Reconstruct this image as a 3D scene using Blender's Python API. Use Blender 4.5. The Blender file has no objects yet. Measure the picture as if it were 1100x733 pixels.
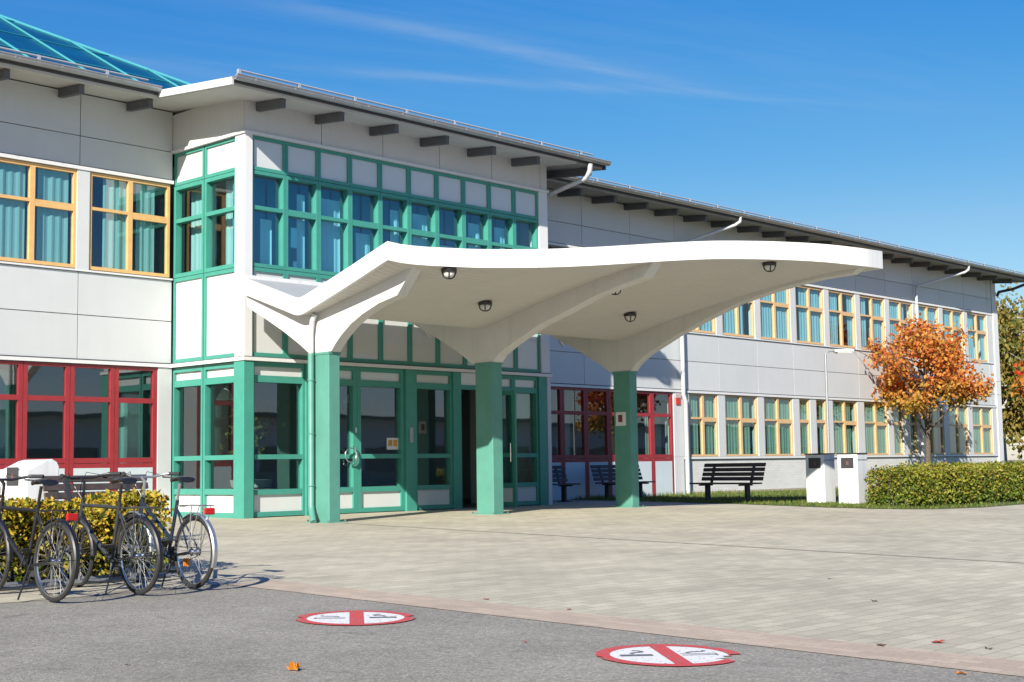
import bpy, bmesh, math, random
import numpy as np
from mathutils import Vector, Matrix
random.seed(7)
rng = np.random.default_rng(11)
sc = bpy.context.scene
COL = sc.collection
PI = math.pi

# ------------------------------------------------------------------ helpers
class MB:
    def __init__(s): s.v = []; s.f = []
    def add(s, vs, fs):
        n = len(s.v); s.v += [tuple(map(float, v)) for v in vs]; s.f += [tuple(i + n for i in f) for f in fs]; return s
    def box(s, x0, x1, y0, y1, z0, z1):
        if x0 > x1: x0, x1 = x1, x0
        if y0 > y1: y0, y1 = y1, y0
        if z0 > z1: z0, z1 = z1, z0
        return s.add([(x0,y0,z0),(x1,y0,z0),(x1,y1,z0),(x0,y1,z0),(x0,y0,z1),(x1,y0,z1),(x1,y1,z1),(x0,y1,z1)],
                     [(0,3,2,1),(4,5,6,7),(0,1,5,4),(1,2,6,5),(2,3,7,6),(3,0,4,7)])
    def obox(s, c, ax, ay, az, hx, hy, hz):
        c = Vector(c); ax = Vector(ax).normalized()*hx; ay = Vector(ay).normalized()*hy; az = Vector(az).normalized()*hz
        vs = [c+ax*i+ay*j+az*k for k in (-1,1) for (i,j) in ((-1,-1),(1,-1),(1,1),(-1,1))]
        return s.add(vs, [(0,3,2,1),(4,5,6,7),(0,1,5,4),(1,2,6,5),(2,3,7,6),(3,0,4,7)])
    def quad(s, a, b, c, d): return s.add([a,b,c,d], [(0,1,2,3)])
    def prism(s, poly, axis, a, b):
        """poly in the two other axes (cyclic order after axis), extruded from a to b"""
        def P(p, t):
            if axis == 0: return (t, p[0], p[1])
            if axis == 1: return (p[0], t, p[1])
            return (p[0], p[1], t)
        n = len(poly)
        vs = [P(p, a) for p in poly] + [P(p, b) for p in poly]
        fs = [tuple(range(n))[::-1], tuple(range(n, 2*n))] + [(i, (i+1) % n, (i+1) % n + n, i+n) for i in range(n)]
        return s.add(vs, fs)
    def tube(s, pts, r, n=8, cap=True):
        pts = [Vector(p) for p in pts]; m = len(pts)
        rr = r if isinstance(r, (list, tuple)) else [r]*m
        up = None; rings = []
        for i in range(m):
            t = (pts[min(i+1, m-1)] - pts[max(i-1, 0)])
            if t.length < 1e-9: t = Vector((0,0,1))
            t.normalize()
            if up is None:
                up = Vector((0,0,1)) if abs(t.z) < .9 else Vector((1,0,0))
            a = t.cross(up)
            if a.length < 1e-6: a = t.cross(Vector((0,1,0)))
            a.normalize(); b = a.cross(t).normalized(); up = b
            rings.append([pts[i] + (a*math.cos(2*PI*k/n) + b*math.sin(2*PI*k/n))*rr[i] for k in range(n)])
        vs = [v for rg in rings for v in rg]; fs = []
        for i in range(m-1):
            for k in range(n):
                fs.append((i*n+k, i*n+(k+1) % n, (i+1)*n+(k+1) % n, (i+1)*n+k))
        if cap: fs += [tuple(range(n))[::-1], tuple(range((m-1)*n, m*n))]
        return s.add(vs, fs)
    def torus(s, c, R, r, ax=(0,1,0), n=40, m=8, a0=0, a1=2*PI):
        c = Vector(c); ax = Vector(ax).normalized()
        u = ax.orthogonal().normalized() if abs(ax.y) < .99 else Vector((1,0,0)); w = ax.cross(u)
        full = abs(a1-a0-2*PI) < 1e-6
        vs = []; k = n if full else n+1
        for i in range(k):
            a = a0+(a1-a0)*i/n; d = u*math.cos(a)+w*math.sin(a)
            for j in range(m):
                b = 2*PI*j/m; vs.append(c+d*(R+r*math.cos(b))+ax*(r*math.sin(b)))
        fs = []
        for i in range(n):
            i2 = (i+1) % k
            for j in range(m): fs.append((i*m+j, i2*m+j, i2*m+(j+1) % m, i*m+(j+1) % m))
        return s.add(vs, fs)
    def cyl(s, a, b, r, n=16): return s.tube([a, b], r, n)
    def lathe(s, prof, c=(0,0,0), n=20):
        vs = [(c[0]+r*math.cos(2*PI*k/n), c[1]+r*math.sin(2*PI*k/n), c[2]+z) for r, z in prof for k in range(n)]
        m = len(prof); fs = [(i*n+k, i*n+(k+1) % n, (i+1)*n+(k+1) % n, (i+1)*n+k) for i in range(m-1) for k in range(n)]
        fs += [tuple(range(n))[::-1], tuple(range((m-1)*n, m*n))]
        return s.add(vs, fs)
    def build(s, name, mat, parent=None, loc=None, rz=0, smooth=False, bevel=0, kind=None):
        me = bpy.data.meshes.new(name); me.from_pydata(s.v, [], s.f); me.update()
        bm = bmesh.new(); bm.from_mesh(me); bmesh.ops.recalc_face_normals(bm, faces=bm.faces); bm.to_mesh(me); bm.free()
        if mat: me.materials.append(mat)
        if smooth:
            me.polygons.foreach_set('use_smooth', [True]*len(me.polygons)); me.set_sharp_from_angle(angle=math.radians(40))
        o = bpy.data.objects.new(name, me); COL.objects.link(o)
        if parent: o.parent = parent
        if loc is not None: o.location = loc
        o.rotation_euler = (0, 0, rz)
        if bevel:
            b = o.modifiers.new('bevel', 'BEVEL'); b.width = bevel; b.segments = 2; b.limit_method = 'ANGLE'
        if kind: o['kind'] = kind
        return o

def split_build(mb, name, m, parent=None, **k):
    """each box of the builder becomes an object of its own"""
    for i in range(0, len(mb.v), 8):
        q = MB(); q.add(mb.v[i:i+8], [(0,3,2,1),(4,5,6,7),(0,1,5,4),(1,2,6,5),(2,3,7,6),(3,0,4,7)]); q.build(name, m, parent, **k)
def mesh_fast(mb, name, m, parent=None, loc=None, kind=None):
    me = bpy.data.meshes.new(name); me.from_pydata(mb.v, [], mb.f); me.materials.append(m)
    o = bpy.data.objects.new(name, me); COL.objects.link(o)
    if parent: o.parent = parent
    if loc: o.location = loc
    return o

def tag(o, label, cat, group=None):
    o['label'] = label; o['category'] = cat
    if group: o['group'] = group
    return o
def thing(name, label, cat, loc=(0,0,0), rz=0, group=None):
    o = bpy.data.objects.new(name, None); COL.objects.link(o); o.location = loc; o.rotation_euler = (0,0,rz)
    o.empty_display_size = .2
    return tag(o, label, cat, group)

# ------------------------------------------------------------------ materials
KA = .80    # weathered surfaces: albedos a little under fresh paint
def mat(name, col, rough=.5, metal=0, var=.06, scale=3., bump=0, bscale=40., spec=.5, dirt=0, coat=0, island=0):
    col = [c*(KA if metal < .5 else 1) for c in col]
    m = bpy.data.materials.new(name); m.use_nodes = True; nt = m.node_tree; N = nt.nodes; L = nt.links
    b = N['Principled BSDF']; b.inputs['Roughness'].default_value = rough; b.inputs['Metallic'].default_value = metal
    b.inputs['Specular IOR Level'].default_value = spec; b.inputs['Coat Weight'].default_value = coat
    tc = N.new('ShaderNodeTexCoord'); nz = N.new('ShaderNodeTexNoise'); nz.inputs['Scale'].default_value = scale
    nz.inputs['Detail'].default_value = 6; nz.inputs['Roughness'].default_value = .65
    L.new(tc.outputs['Object'], nz.inputs['Vector'])
    rp = N.new('ShaderNodeValToRGB'); rp.color_ramp.elements[0].position = .3; rp.color_ramp.elements[1].position = .7
    c0 = [max(0, c*(1-var)) for c in col[:3]]; c1 = [min(1, c*(1+var)) for c in col[:3]]
    rp.color_ramp.elements[0].color = (*c0, 1); rp.color_ramp.elements[1].color = (*c1, 1)
    L.new(nz.outputs['Fac'], rp.inputs['Fac']); out = rp.outputs['Color']
    if dirt:   # vertical streaks of weathering
        mp = N.new('ShaderNodeMapping'); mp.inputs['Scale'].default_value = (9, 9, .55); L.new(tc.outputs['Object'], mp.inputs['Vector'])
        n2 = N.new('ShaderNodeTexNoise'); n2.inputs['Scale'].default_value = 1.2; n2.inputs['Detail'].default_value = 7; L.new(mp.outputs[0], n2.inputs['Vector'])
        r2 = N.new('ShaderNodeValToRGB'); r2.color_ramp.elements[0].position = .48; r2.color_ramp.elements[1].position = .72
        r2.color_ramp.elements[0].color = (0,0,0,1); r2.color_ramp.elements[1].color = (dirt,dirt,dirt,1); L.new(n2.outputs['Fac'], r2.inputs['Fac'])
        mx = N.new('ShaderNodeMixRGB'); mx.inputs['Color2'].default_value = (.30*col[0]/max(col[:3]),.285*col[1]/max(col[:3]),.26*col[2]/max(col[:3]),1)
        L.new(r2.outputs['Color'], mx.inputs['Fac']); L.new(out, mx.inputs['Color1']); out = mx.outputs['Color']
    if island:
        gg = N.new('ShaderNodeNewGeometry'); im = N.new('ShaderNodeMapRange'); im.inputs['To Min'].default_value = 1-island; im.inputs['To Max'].default_value = 1+island; L.new(gg.outputs['Random Per Island'], im.inputs['Value'])
        iv = N.new('ShaderNodeVectorMath'); iv.operation = 'SCALE'; L.new(out, iv.inputs[0]); L.new(im.outputs[0], iv.inputs['Scale']); out = iv.outputs[0]
    L.new(out, b.inputs['Base Color'])
    if bump:
        n3 = N.new('ShaderNodeTexNoise'); n3.inputs['Scale'].default_value = bscale; n3.inputs['Detail'].default_value = 4; L.new(tc.outputs['Object'], n3.inputs['Vector'])
        bp = N.new('ShaderNodeBump'); bp.inputs['Strength'].default_value = bump; bp.inputs['Distance'].default_value = .02
        L.new(n3.outputs['Fac'], bp.inputs['Height']); L.new(bp.outputs[0], b.inputs['Normal'])
    return m

def glass_mat(name, tint, boost=.04, ior=1.75, gloss=(1,1,1), rough=.015):
    m = bpy.data.materials.new(name); m.use_nodes = True; nt = m.node_tree; N = nt.nodes; L = nt.links
    N.remove(N['Principled BSDF']); out = N['Material Output']
    tr = N.new('ShaderNodeBsdfTransparent'); tr.inputs['Color'].default_value = (*tint, 1)
    gl = N.new('ShaderNodeBsdfGlossy'); gl.inputs['Roughness'].default_value = rough; gl.inputs['Color'].default_value = (*gloss, 1)
    tc = N.new('ShaderNodeTexCoord'); nz = N.new('ShaderNodeTexNoise'); nz.inputs['Scale'].default_value = .9; nz.inputs['Detail'].default_value = 1
    L.new(tc.outputs['Object'], nz.inputs['Vector'])
    bp = N.new('ShaderNodeBump'); bp.inputs['Strength'].default_value = .06; bp.inputs['Distance'].default_value = .03; L.new(nz.outputs['Fac'], bp.inputs['Height']); L.new(bp.outputs[0], gl.inputs['Normal'])
    lw = N.new('ShaderNodeLayerWeight'); lw.inputs['Blend'].default_value = .5
    pw = N.new('ShaderNodeMath'); pw.operation = 'POWER'; pw.inputs[1].default_value = 4.5; L.new(lw.outputs['Facing'], pw.inputs[0])
    ad = N.new('ShaderNodeMath'); ad.operation = 'MULTIPLY_ADD'; ad.inputs[1].default_value = 1-boost; ad.inputs[2].default_value = boost; ad.use_clamp = True; L.new(pw.outputs[0], ad.inputs[0])
    mx = N.new('ShaderNodeMixShader'); L.new(ad.outputs[0], mx.inputs[0]); L.new(tr.outputs[0], mx.inputs[1]); L.new(gl.outputs[0], mx.inputs[2])
    L.new(mx.outputs[0], out.inputs['Surface']); return m

def leaf_mat(name, cols, trans=.35, rough=.55, zramp=None):
    """one colour per leaf, from a ramp; zramp = (colours, z0, z1) mixes in a second ramp for leaves lower in the crown"""
    m = bpy.data.materials.new(name); m.use_nodes = True; nt = m.node_tree; N = nt.nodes; L = nt.links
    b = N['Principled BSDF']; out = N['Material Output']; b.inputs['Roughness'].default_value = rough; b.inputs['Specular IOR Level'].default_value = .35
    g = N.new('ShaderNodeNewGeometry')
    def ramp(cs):
        rp = N.new('ShaderNodeValToRGB'); e = rp.color_ramp.elements
        while len(e) < len(cs): e.new(.5)
        for i, c in enumerate(cs): e[i].position = i/(len(cs)-1); e[i].color = (*[q*.86 for q in c], 1)
        return rp
    rp = ramp(cols); L.new(g.outputs['Random Per Island'], rp.inputs['Fac']); col = rp.outputs['Color']
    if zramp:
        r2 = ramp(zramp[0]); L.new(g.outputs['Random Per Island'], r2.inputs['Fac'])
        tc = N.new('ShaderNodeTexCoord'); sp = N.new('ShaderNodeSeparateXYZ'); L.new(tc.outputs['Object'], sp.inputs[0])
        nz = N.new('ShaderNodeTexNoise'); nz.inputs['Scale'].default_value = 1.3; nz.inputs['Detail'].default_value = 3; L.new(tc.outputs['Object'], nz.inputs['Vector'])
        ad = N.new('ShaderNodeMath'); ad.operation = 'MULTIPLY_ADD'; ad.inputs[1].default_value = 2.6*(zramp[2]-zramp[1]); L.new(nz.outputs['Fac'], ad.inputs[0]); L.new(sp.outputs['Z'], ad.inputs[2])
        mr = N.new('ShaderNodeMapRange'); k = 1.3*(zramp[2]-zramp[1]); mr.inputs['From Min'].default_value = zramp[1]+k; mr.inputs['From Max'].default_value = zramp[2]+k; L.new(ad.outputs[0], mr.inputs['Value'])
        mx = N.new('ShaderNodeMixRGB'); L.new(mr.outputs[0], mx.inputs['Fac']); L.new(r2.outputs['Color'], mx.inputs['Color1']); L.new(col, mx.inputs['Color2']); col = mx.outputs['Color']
    L.new(col, b.inputs['Base Color'])
    t = N.new('ShaderNodeBsdfTranslucent'); L.new(col, t.inputs['Color'])
    mx = N.new('ShaderNodeMixShader'); mx.inputs[0].default_value = trans; L.new(b.outputs[0], mx.inputs[1]); L.new(t.outputs[0], mx.inputs[2]); L.new(mx.outputs[0], out.inputs['Surface'])
    return m

M = {}
M['panel'] = mat('panel_white', (.655,.668,.675), .42, var=.03, scale=.8, dirt=.05, island=.035)
M['joint'] = mat('joint_dark', (.10,.105,.12), .7)
M['white'] = mat('paint_white', (.80,.80,.795), .4, var=.02, scale=2, dirt=.08)
M['baypanel'] = mat('panel_bay', (.70,.715,.705), .12, var=.02, scale=1, dirt=.05, coat=.7)
M['frieze'] = mat('panel_frieze', (.68,.68,.665), .5, var=.03, scale=1.0, dirt=.12)
M['green'] = mat('paint_green', (.062,.315,.245), .38, var=.07, scale=4, dirt=.10)
M['pillar'] = mat('paint_pillar_green', (.10,.305,.24), .45, var=.10, scale=3, dirt=.22)
M['red'] = mat('paint_red', (.33,.030,.038), .42, var=.12, scale=4, dirt=.12)
M['orange'] = mat('varnished_wood', (.80,.48,.19), .45, var=.10, scale=6, dirt=.08)
M['tan'] = mat('pale_varnished_wood', (.76,.49,.25), .45, var=.08, scale=6, dirt=.08)
M['canopy'] = mat('canopy_white', (.83,.83,.82), .5, var=.03, scale=1, dirt=.20)
M['rib'] = mat('rib_plaster', (.73,.72,.70), .6, var=.04, scale=1.5, dirt=.14, bump=.05, bscale=60)
M['grey_metal'] = mat('zinc', (.36,.37,.38), .42, .5, var=.10, scale=5, dirt=.15)
M['pipe'] = mat('pipe_white', (.70,.71,.73), .35, .2, var=.05, dirt=.10)
M['rafter'] = mat('rafter_dark', (.12,.125,.135), .6, var=.15)
M['roof'] = mat('roof_sheet', (.13,.13,.135), .45, .4, var=.12)
M['chrome'] = mat('steel', (.62,.62,.62), .22, 1)
M['black'] = mat('black_paint', (.015,.015,.017), .35, var=.2)
M['rubber'] = mat('rubber', (.022,.022,.024), .75, var=.3, scale=12)
M['darkwood'] = mat('bench_wood', (.062,.044,.038), .6, var=.35, scale=9, bump=.2, bscale=30)
M['benchmetal'] = mat('bench_leg', (.05,.055,.06), .5, .3)
M['inner'] = mat('room_wall', (.36,.38,.39), .8)
M['ceil'] = mat('room_ceiling', (.5,.5,.5), .8)
M['inner_floor'] = mat('room_floor', (.14,.13,.12), .5)
M['bin'] = mat('bin_white', (.78,.79,.79), .35, var=.03, dirt=.22)
M['glass_up'] = glass_mat('glass_upper', (.76,.93,.98), .15, 1.9, (.85,.95,1))
M['glass_low'] = glass_mat('glass_lower', (.66,.84,.82), .16, 1.6, (.9,.96,1))
M['glass_up_right'] = glass_mat('glass_upper_clear', (.80,.95,.98), .10, 1.65)

def curtain_mat(name, col):
    col = [c*.86 for c in col]
    m = bpy.data.materials.new(name); m.use_nodes = True; nt = m.node_tree; N = nt.nodes; L = nt.links
    b = N['Principled BSDF']; b.inputs['Base Color'].default_value = (*col, 1); b.inputs['Roughness'].default_value = .9
    t = N.new('ShaderNodeBsdfTranslucent'); t.inputs['Color'].default_value = (*col, 1)
    mx = N.new('ShaderNodeMixShader'); mx.inputs[0].default_value = .25; L.new(b.outputs[0], mx.inputs[1]); L.new(t.outputs[0], mx.inputs[2])
    L.new(mx.outputs[0], N['Material Output'].inputs['Surface']); return m
M['cur_cyan'] = curtain_mat('curtain_cyan', (.36,.64,.70))
M['cur_green'] = curtain_mat('curtain_green', (.42,.58,.46))
M['cur_teal'] = curtain_mat('curtain_teal', (.36,.60,.56))
M['sky_sheet'] = curtain_mat('sheet_sky_blue', (.08,.36,.54)); M['cur_bay'] = curtain_mat('curtain_pale_cyan', (.42,.84,.92))
M['blind'] = curtain_mat('blind_cream', (.78,.74,.60))

def brick_mat(name, col, mortar, w, h, ms, rot=0, var=.12, rough=.8, bump=.3, blotch=.15, offset=.5, wall=False):
    col = [c*KA for c in col]; mortar = [c*KA for c in mortar]
    m = bpy.data.materials.new(name); m.use_nodes = True; nt = m.node_tree; N = nt.nodes; L = nt.links
    b = N['Principled BSDF']; b.inputs['Roughness'].default_value = rough; b.inputs['Specular IOR Level'].default_value = .3
    tc = N.new('ShaderNodeTexCoord'); mp = N.new('ShaderNodeMapping'); mp.inputs['Rotation'].default_value = (0,0,rot)
    if wall: mp.inputs['Rotation'].default_value = (math.radians(90), 0, 0); 
    L.new(tc.outputs['Object'], mp.inputs['Vector'])
    # slightly irregular laying
    nw = N.new('ShaderNodeTexNoise'); nw.inputs['Scale'].default_value = .6; L.new(tc.outputs['Object'], nw.inputs['Vector'])
    vm = N.new('ShaderNodeVectorMath'); vm.operation = 'MULTIPLY_ADD'; vm.inputs[1].default_value = (.06,.06,0) ; L.new(nw.outputs['Color'], vm.inputs[0]); L.new(mp.outputs[0], vm.inputs[2])
    bt = N.new('ShaderNodeTexBrick'); bt.inputs['Scale'].default_value = 1; bt.inputs['Brick Width'].default_value = w; bt.inputs['Row Height'].default_value = h
    bt.inputs['Mortar Size'].default_value = ms; bt.inputs['Mortar Smooth'].default_value = .4; bt.offset = offset; bt.inputs['Bias'].default_value = 0
    bt.inputs['Color1'].default_value = (*[c*(1-var) for c in col], 1); bt.inputs['Color2'].default_value = (*[min(1, c*(1+var)) for c in col], 1); bt.inputs['Mortar'].default_value = (*mortar, 1)
    L.new(vm.outputs[0], bt.inputs['Vector'])
    nz = N.new('ShaderNodeTexNoise'); nz.inputs['Scale'].default_value = .55; nz.inputs['Detail'].default_value = 8; nz.inputs['Roughness'].default_value = .7; L.new(tc.outputs['Object'], nz.inputs['Vector'])
    mr = N.new('ShaderNodeMapRange'); mr.inputs['From Min'].default_value = .3; mr.inputs['From Max'].default_value = .7; mr.inputs['To Min'].default_value = 1-blotch; mr.inputs['To Max'].default_value = 1+blotch; L.new(nz.outputs['Fac'], mr.inputs['Value'])
    nf = N.new('ShaderNodeTexNoise'); nf.inputs['Scale'].default_value = 60; nf.inputs['Detail'].default_value = 3; L.new(tc.outputs['Object'], nf.inputs['Vector'])
    m2 = N.new('ShaderNodeMapRange'); m2.inputs['From Min'].default_value = .3; m2.inputs['From Max'].default_value = .7; m2.inputs['To Min'].default_value = .9; m2.inputs['To Max'].default_value = 1.1; L.new(nf.outputs['Fac'], m2.inputs['Value'])
    mu0 = N.new('ShaderNodeMath'); mu0.operation = 'MULTIPLY'; L.new(mr.outputs[0], mu0.inputs[0]); L.new(m2.outputs[0], mu0.inputs[1])
    mu = N.new('ShaderNodeVectorMath'); mu.operation = 'SCALE'; L.new(bt.outputs['Color'], mu.inputs[0]); L.new(mu0.outputs[0], mu.inputs['Scale'])
    L.new(mu.outputs[0], b.inputs['Base Color'])
    bp = N.new('ShaderNodeBump'); bp.inputs['Strength'].default_value = bump; bp.inputs['Distance'].default_value = .01; bp.invert = True; L.new(bt.outputs['Fac'], bp.inputs['Height']); L.new(bp.outputs[0], b.inputs['Normal'])
    return m
M['paver'] = brick_mat('pavers', (.505,.462,.35), (.365,.33,.245), .30, .15, .008, var=.11, blotch=.17, bump=.3)
M['border'] = brick_mat('border_pavers', (.50,.405,.31), (.41,.33,.25), .21, .105, .006, rot=PI/2, var=.10, blotch=.10)
M['brickwall'] = brick_mat('white_brick', (.72,.715,.69), (.66,.65,.62), .25, .0769, .008, var=.05, blotch=.05, wall=True)
M['plinth'] = mat('plinth', (.45,.38,.31), .85, var=.12, bump=.2)

def asphalt():
    m = bpy.data.materials.new('asphalt'); m.use_nodes = True; nt = m.node_tree; N = nt.nodes; L = nt.links
    b = N['Principled BSDF']; b.inputs['Roughness'].default_value = .85; b.inputs['Specular IOR Level'].default_value = .3
    tc = N.new('ShaderNodeTexCoord')
    vo = N.new('ShaderNodeTexVoronoi'); vo.inputs['Scale'].default_value = 70; L.new(tc.outputs['Object'], vo.inputs['Vector'])
    rp = N.new('ShaderNodeValToRGB'); e = rp.color_ramp.elements; e[0].position = 0; e[0].color = (.175,.163,.138,1); e[1].position = 1; e[1].color = (.32,.30,.257,1)
    e2 = e.new(.6); e2.color = (.242,.228,.19,1)
    sp = N.new('ShaderNodeSeparateColor'); L.new(vo.outputs['Color'], sp.inputs[0]); L.new(sp.outputs[0], rp.inputs['Fac'])
    nz = N.new('ShaderNodeTexNoise'); nz.inputs['Scale'].default_value = .7; nz.inputs['Detail'].default_value = 8; nz.inputs['Roughness'].default_value = .7; L.new(tc.outputs['Object'], nz.inputs['Vector'])
    mr = N.new('ShaderNodeMapRange'); mr.inputs['From Min'].default_value = .3; mr.inputs['From Max'].default_value = .7; mr.inputs['To Min'].default_value = .80; mr.inputs['To Max'].default_value = 1.16; L.new(nz.outputs['Fac'], mr.inputs['Value'])
    n4 = N.new('ShaderNodeTexNoise'); n4.inputs['Scale'].default_value = 3.2; n4.inputs['Detail'].default_value = 5; n4.inputs['Distortion'].default_value = 1.2; L.new(tc.outputs['Object'], n4.inputs['Vector'])
    r4 = N.new('ShaderNodeMapRange'); r4.inputs['From Min'].default_value = .60; r4.inputs['From Max'].default_value = .74; r4.inputs['To Min'].default_value = 1.0; r4.inputs['To Max'].default_value = .74; L.new(n4.outputs['Fac'], r4.inputs['Value'])
    m4 = N.new('ShaderNodeMath'); m4.operation = 'MULTIPLY'; L.new(mr.outputs[0], m4.inputs[0]); L.new(r4.outputs[0], m4.inputs[1])
    mu = N.new('ShaderNodeVectorMath'); mu.operation = 'SCALE'; L.new(rp.outputs['Color'], mu.inputs[0]); L.new(m4.outputs[0], mu.inputs['Scale']); L.new(mu.outputs[0], b.inputs['Base Color'])
    bp = N.new('ShaderNodeBump'); bp.inputs['Strength'].default_value = .5; bp.inputs['Distance'].default_value = .008; L.new(vo.outputs['Distance'], bp.inputs['Height']); L.new(bp.outputs[0], b.inputs['Normal'])
    return m
M['asphalt'] = asphalt()

# ------------------------------------------------------------------ camera (solved from the vanishing points)
cam = bpy.data.cameras.new('camera'); co = bpy.data.objects.new('camera', cam); COL.objects.link(co)

P0 = np.array([550, 366.5]); V1 = np.array([1950, 480.7]); V2 = np.array([-1030, 524.])
fpx = math.sqrt(-np.dot(V1-P0, V2-P0))
def _d(v): a = np.array([*(v-P0), fpx]); return a/np.linalg.norm(a)
X_ = _d(V1); Y_ = _d(V2); Z_ = np.cross(X_, Y_)
if Z_[1] > 0: Z_ = -Z_
Y_ = np.cross(Z_, X_)
if np.dot(Y_, _d(V2)) < 0: Y_ = -Y_
Rw = np.array([X_, Y_, Z_])
right, down, fwd = Rw[:,0], Rw[:,1], Rw[:,2]
CAM = (-15.353, -21.332, .9)
co.matrix_world = Matrix(((right[0],-down[0],-fwd[0],CAM[0]),(right[1],-down[1],-fwd[1],CAM[1]),(right[2],-down[2],-fwd[2],CAM[2]),(0,0,0,1)))
cam.sensor_width = 36; cam.lens = fpx/1100*36; cam.clip_end = 3000; cam.clip_start = .05
sc.camera = co

# ------------------------------------------------------------------ light
EL = math.radians(28.6); AZ = Vector((.907,.422,0)).normalized()
LD = Vector((AZ.x*math.cos(EL), AZ.y*math.cos(EL), -math.sin(EL)))
sun = bpy.data.lights.new('sun', 'SUN'); sun.energy = 5.0; sun.angle = math.radians(.53); sun.color = (1, .945, .84)
so = bpy.data.objects.new('sun', sun); COL.objects.link(so); so.rotation_euler = LD.to_track_quat('-Z', 'Y').to_euler(); so.location = (-30,-20,30)
w = bpy.data.worlds.new('World'); sc.world = w; w.use_nodes = True; N = w.node_tree.nodes; L = w.node_tree.links
bg = N['Background']; bg.inputs['Strength'].default_value = .0565
sky = N.new('ShaderNodeTexSky'); sky.sky_type = 'NISHITA'; sky.sun_disc = False; sky.sun_elevation = EL
sky.sun_rotation = math.atan2(-AZ.x, -AZ.y) % (2*PI)
sky.altitude = 50; sky.air_density = 1.0; sky.dust_density = .35; sky.ozone_density = 2.2
# thin cirrus streaks on a layer high above the ground: layer position = direction / height
tc = N.new('ShaderNodeTexCoord'); sg = N.new('ShaderNodeSeparateXYZ'); L.new(tc.outputs['Generated'], sg.inputs[0])
def mth(op, a, b=None, c=None):
    n_ = N.new('ShaderNodeMath'); n_.operation = op
    for k_, v_ in enumerate((a, b, c)):
        if v_ is None: continue
        if isinstance(v_, (int, float)): n_.inputs[k_].default_value = v_
        else: L.new(v_, n_.inputs[k_])
    return n_.outputs[0]
zc = mth('MAXIMUM', sg.outputs['Z'], .03); lx = mth('DIVIDE', sg.outputs['X'], zc); ly = mth('DIVIDE', sg.outputs['Y'], zc)
def band(slope, off, wid, x0, x1, amp):
    d = mth('ADD', mth('MULTIPLY_ADD', lx, slope, ly), -off)
    g_ = mth('POWER', 2.718, mth('MULTIPLY', mth('MULTIPLY', mth('DIVIDE', d, wid), mth('DIVIDE', d, wid)), -1.0))
    xm_ = mth('DIVIDE', mth('ADD', lx, -(x0+x1)/2), (x1-x0)/2); e_ = mth('POWER', 2.718, mth('MULTIPLY', mth('MULTIPLY', xm_, xm_), -1.4))
    return mth('MULTIPLY', mth('MULTIPLY', g_, e_), amp)
cv = N.new('ShaderNodeCombineXYZ'); L.new(mth('MULTIPLY_ADD', ly, -.30, lx), cv.inputs[0]); L.new(mth('MULTIPLY', mth('MULTIPLY_ADD', lx, .33, ly), 5.0), cv.inputs[1])
nz = N.new('ShaderNodeTexNoise'); nz.inputs['Scale'].default_value = 1.6; nz.inputs['Detail'].default_value = 6; nz.inputs['Roughness'].default_value = .6; nz.inputs['Distortion'].default_value = .5; L.new(cv.outputs[0], nz.inputs['Vector'])
nr = N.new('ShaderNodeMapRange'); nr.inputs['From Min'].default_value = .32; nr.inputs['From Max'].default_value = .75; nr.inputs['To Min'].default_value = .15; nr.inputs['To Max'].default_value = 1.3; L.new(nz.outputs['Fac'], nr.inputs['Value'])
tot = mth('ADD', mth('ADD', band(.19, 2.664, .055, 1.55, 3.1, .22), band(.60, 3.96, .050, 1.9, 3.5, .19)), mth('ADD', band(.35, 3.62, .10, 1.2, 2.6, .12), band(.33, 2.95, .5, .6, 4.6, .07)))
cf = mth('MULTIPLY', tot, nr.outputs[0])
h0 = N.new('ShaderNodeHueSaturation'); h0.inputs['Saturation'].default_value = 1.3; L.new(sky.outputs[0], h0.inputs['Color'])
sx = N.new('ShaderNodeSeparateColor'); L.new(h0.outputs[0], sx.inputs[0]); hs = N.new('ShaderNodeCombineColor')
for ch, (kk, ex) in enumerate(((2.43, 1.75), (4.9, 1.0), (7.95, .45))):    # a clear, polarised autumn blue
    d1 = N.new('ShaderNodeMath'); d1.operation = 'DIVIDE'; d1.inputs[1].default_value = kk; L.new(sx.outputs[ch], d1.inputs[0])
    d2 = N.new('ShaderNodeMath'); d2.operation = 'POWER'; d2.inputs[1].default_value = ex; L.new(d1.outputs[0], d2.inputs[0])
    d3 = N.new('ShaderNodeMath'); d3.operation = 'MULTIPLY'; d3.inputs[1].default_value = kk; L.new(d2.outputs[0], d3.inputs[0]); d4 = N.new('ShaderNodeMath'); d4.operation = 'MINIMUM' if ch == 0 else 'MAXIMUM'; L.new(d3.outputs[0], d4.inputs[0]); L.new(sx.outputs[ch], d4.inputs[1]); L.new(d4.outputs[0], hs.inputs[ch])
mx = N.new('ShaderNodeMixRGB'); mx.inputs['Color2'].default_value = (5.2,6.0,7.0,1); L.new(cf, mx.inputs['Fac']); L.new(hs.outputs['Color'], mx.inputs['Color1']); L.new(mx.outputs[0], bg.inputs['Color'])
sc.view_settings.view_transform = 'Standard'; sc.view_settings.look = 'None'; sc.view_settings.gamma = 1; sc.view_settings.exposure = .93
sc.view_settings.use_curve_mapping = False
sc.render.engine = 'CYCLES'
try:
    sc.cycles.use_denoising = True; sc.cycles.denoiser = 'OPENIMAGEDENOISE'
except Exception: pass
sc.cycles.max_bounces = 8; sc.cycles.transparent_max_bounces = 12; sc.cycles.caustics_reflective = False; sc.cycles.sample_clamp_indirect = 6

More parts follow.
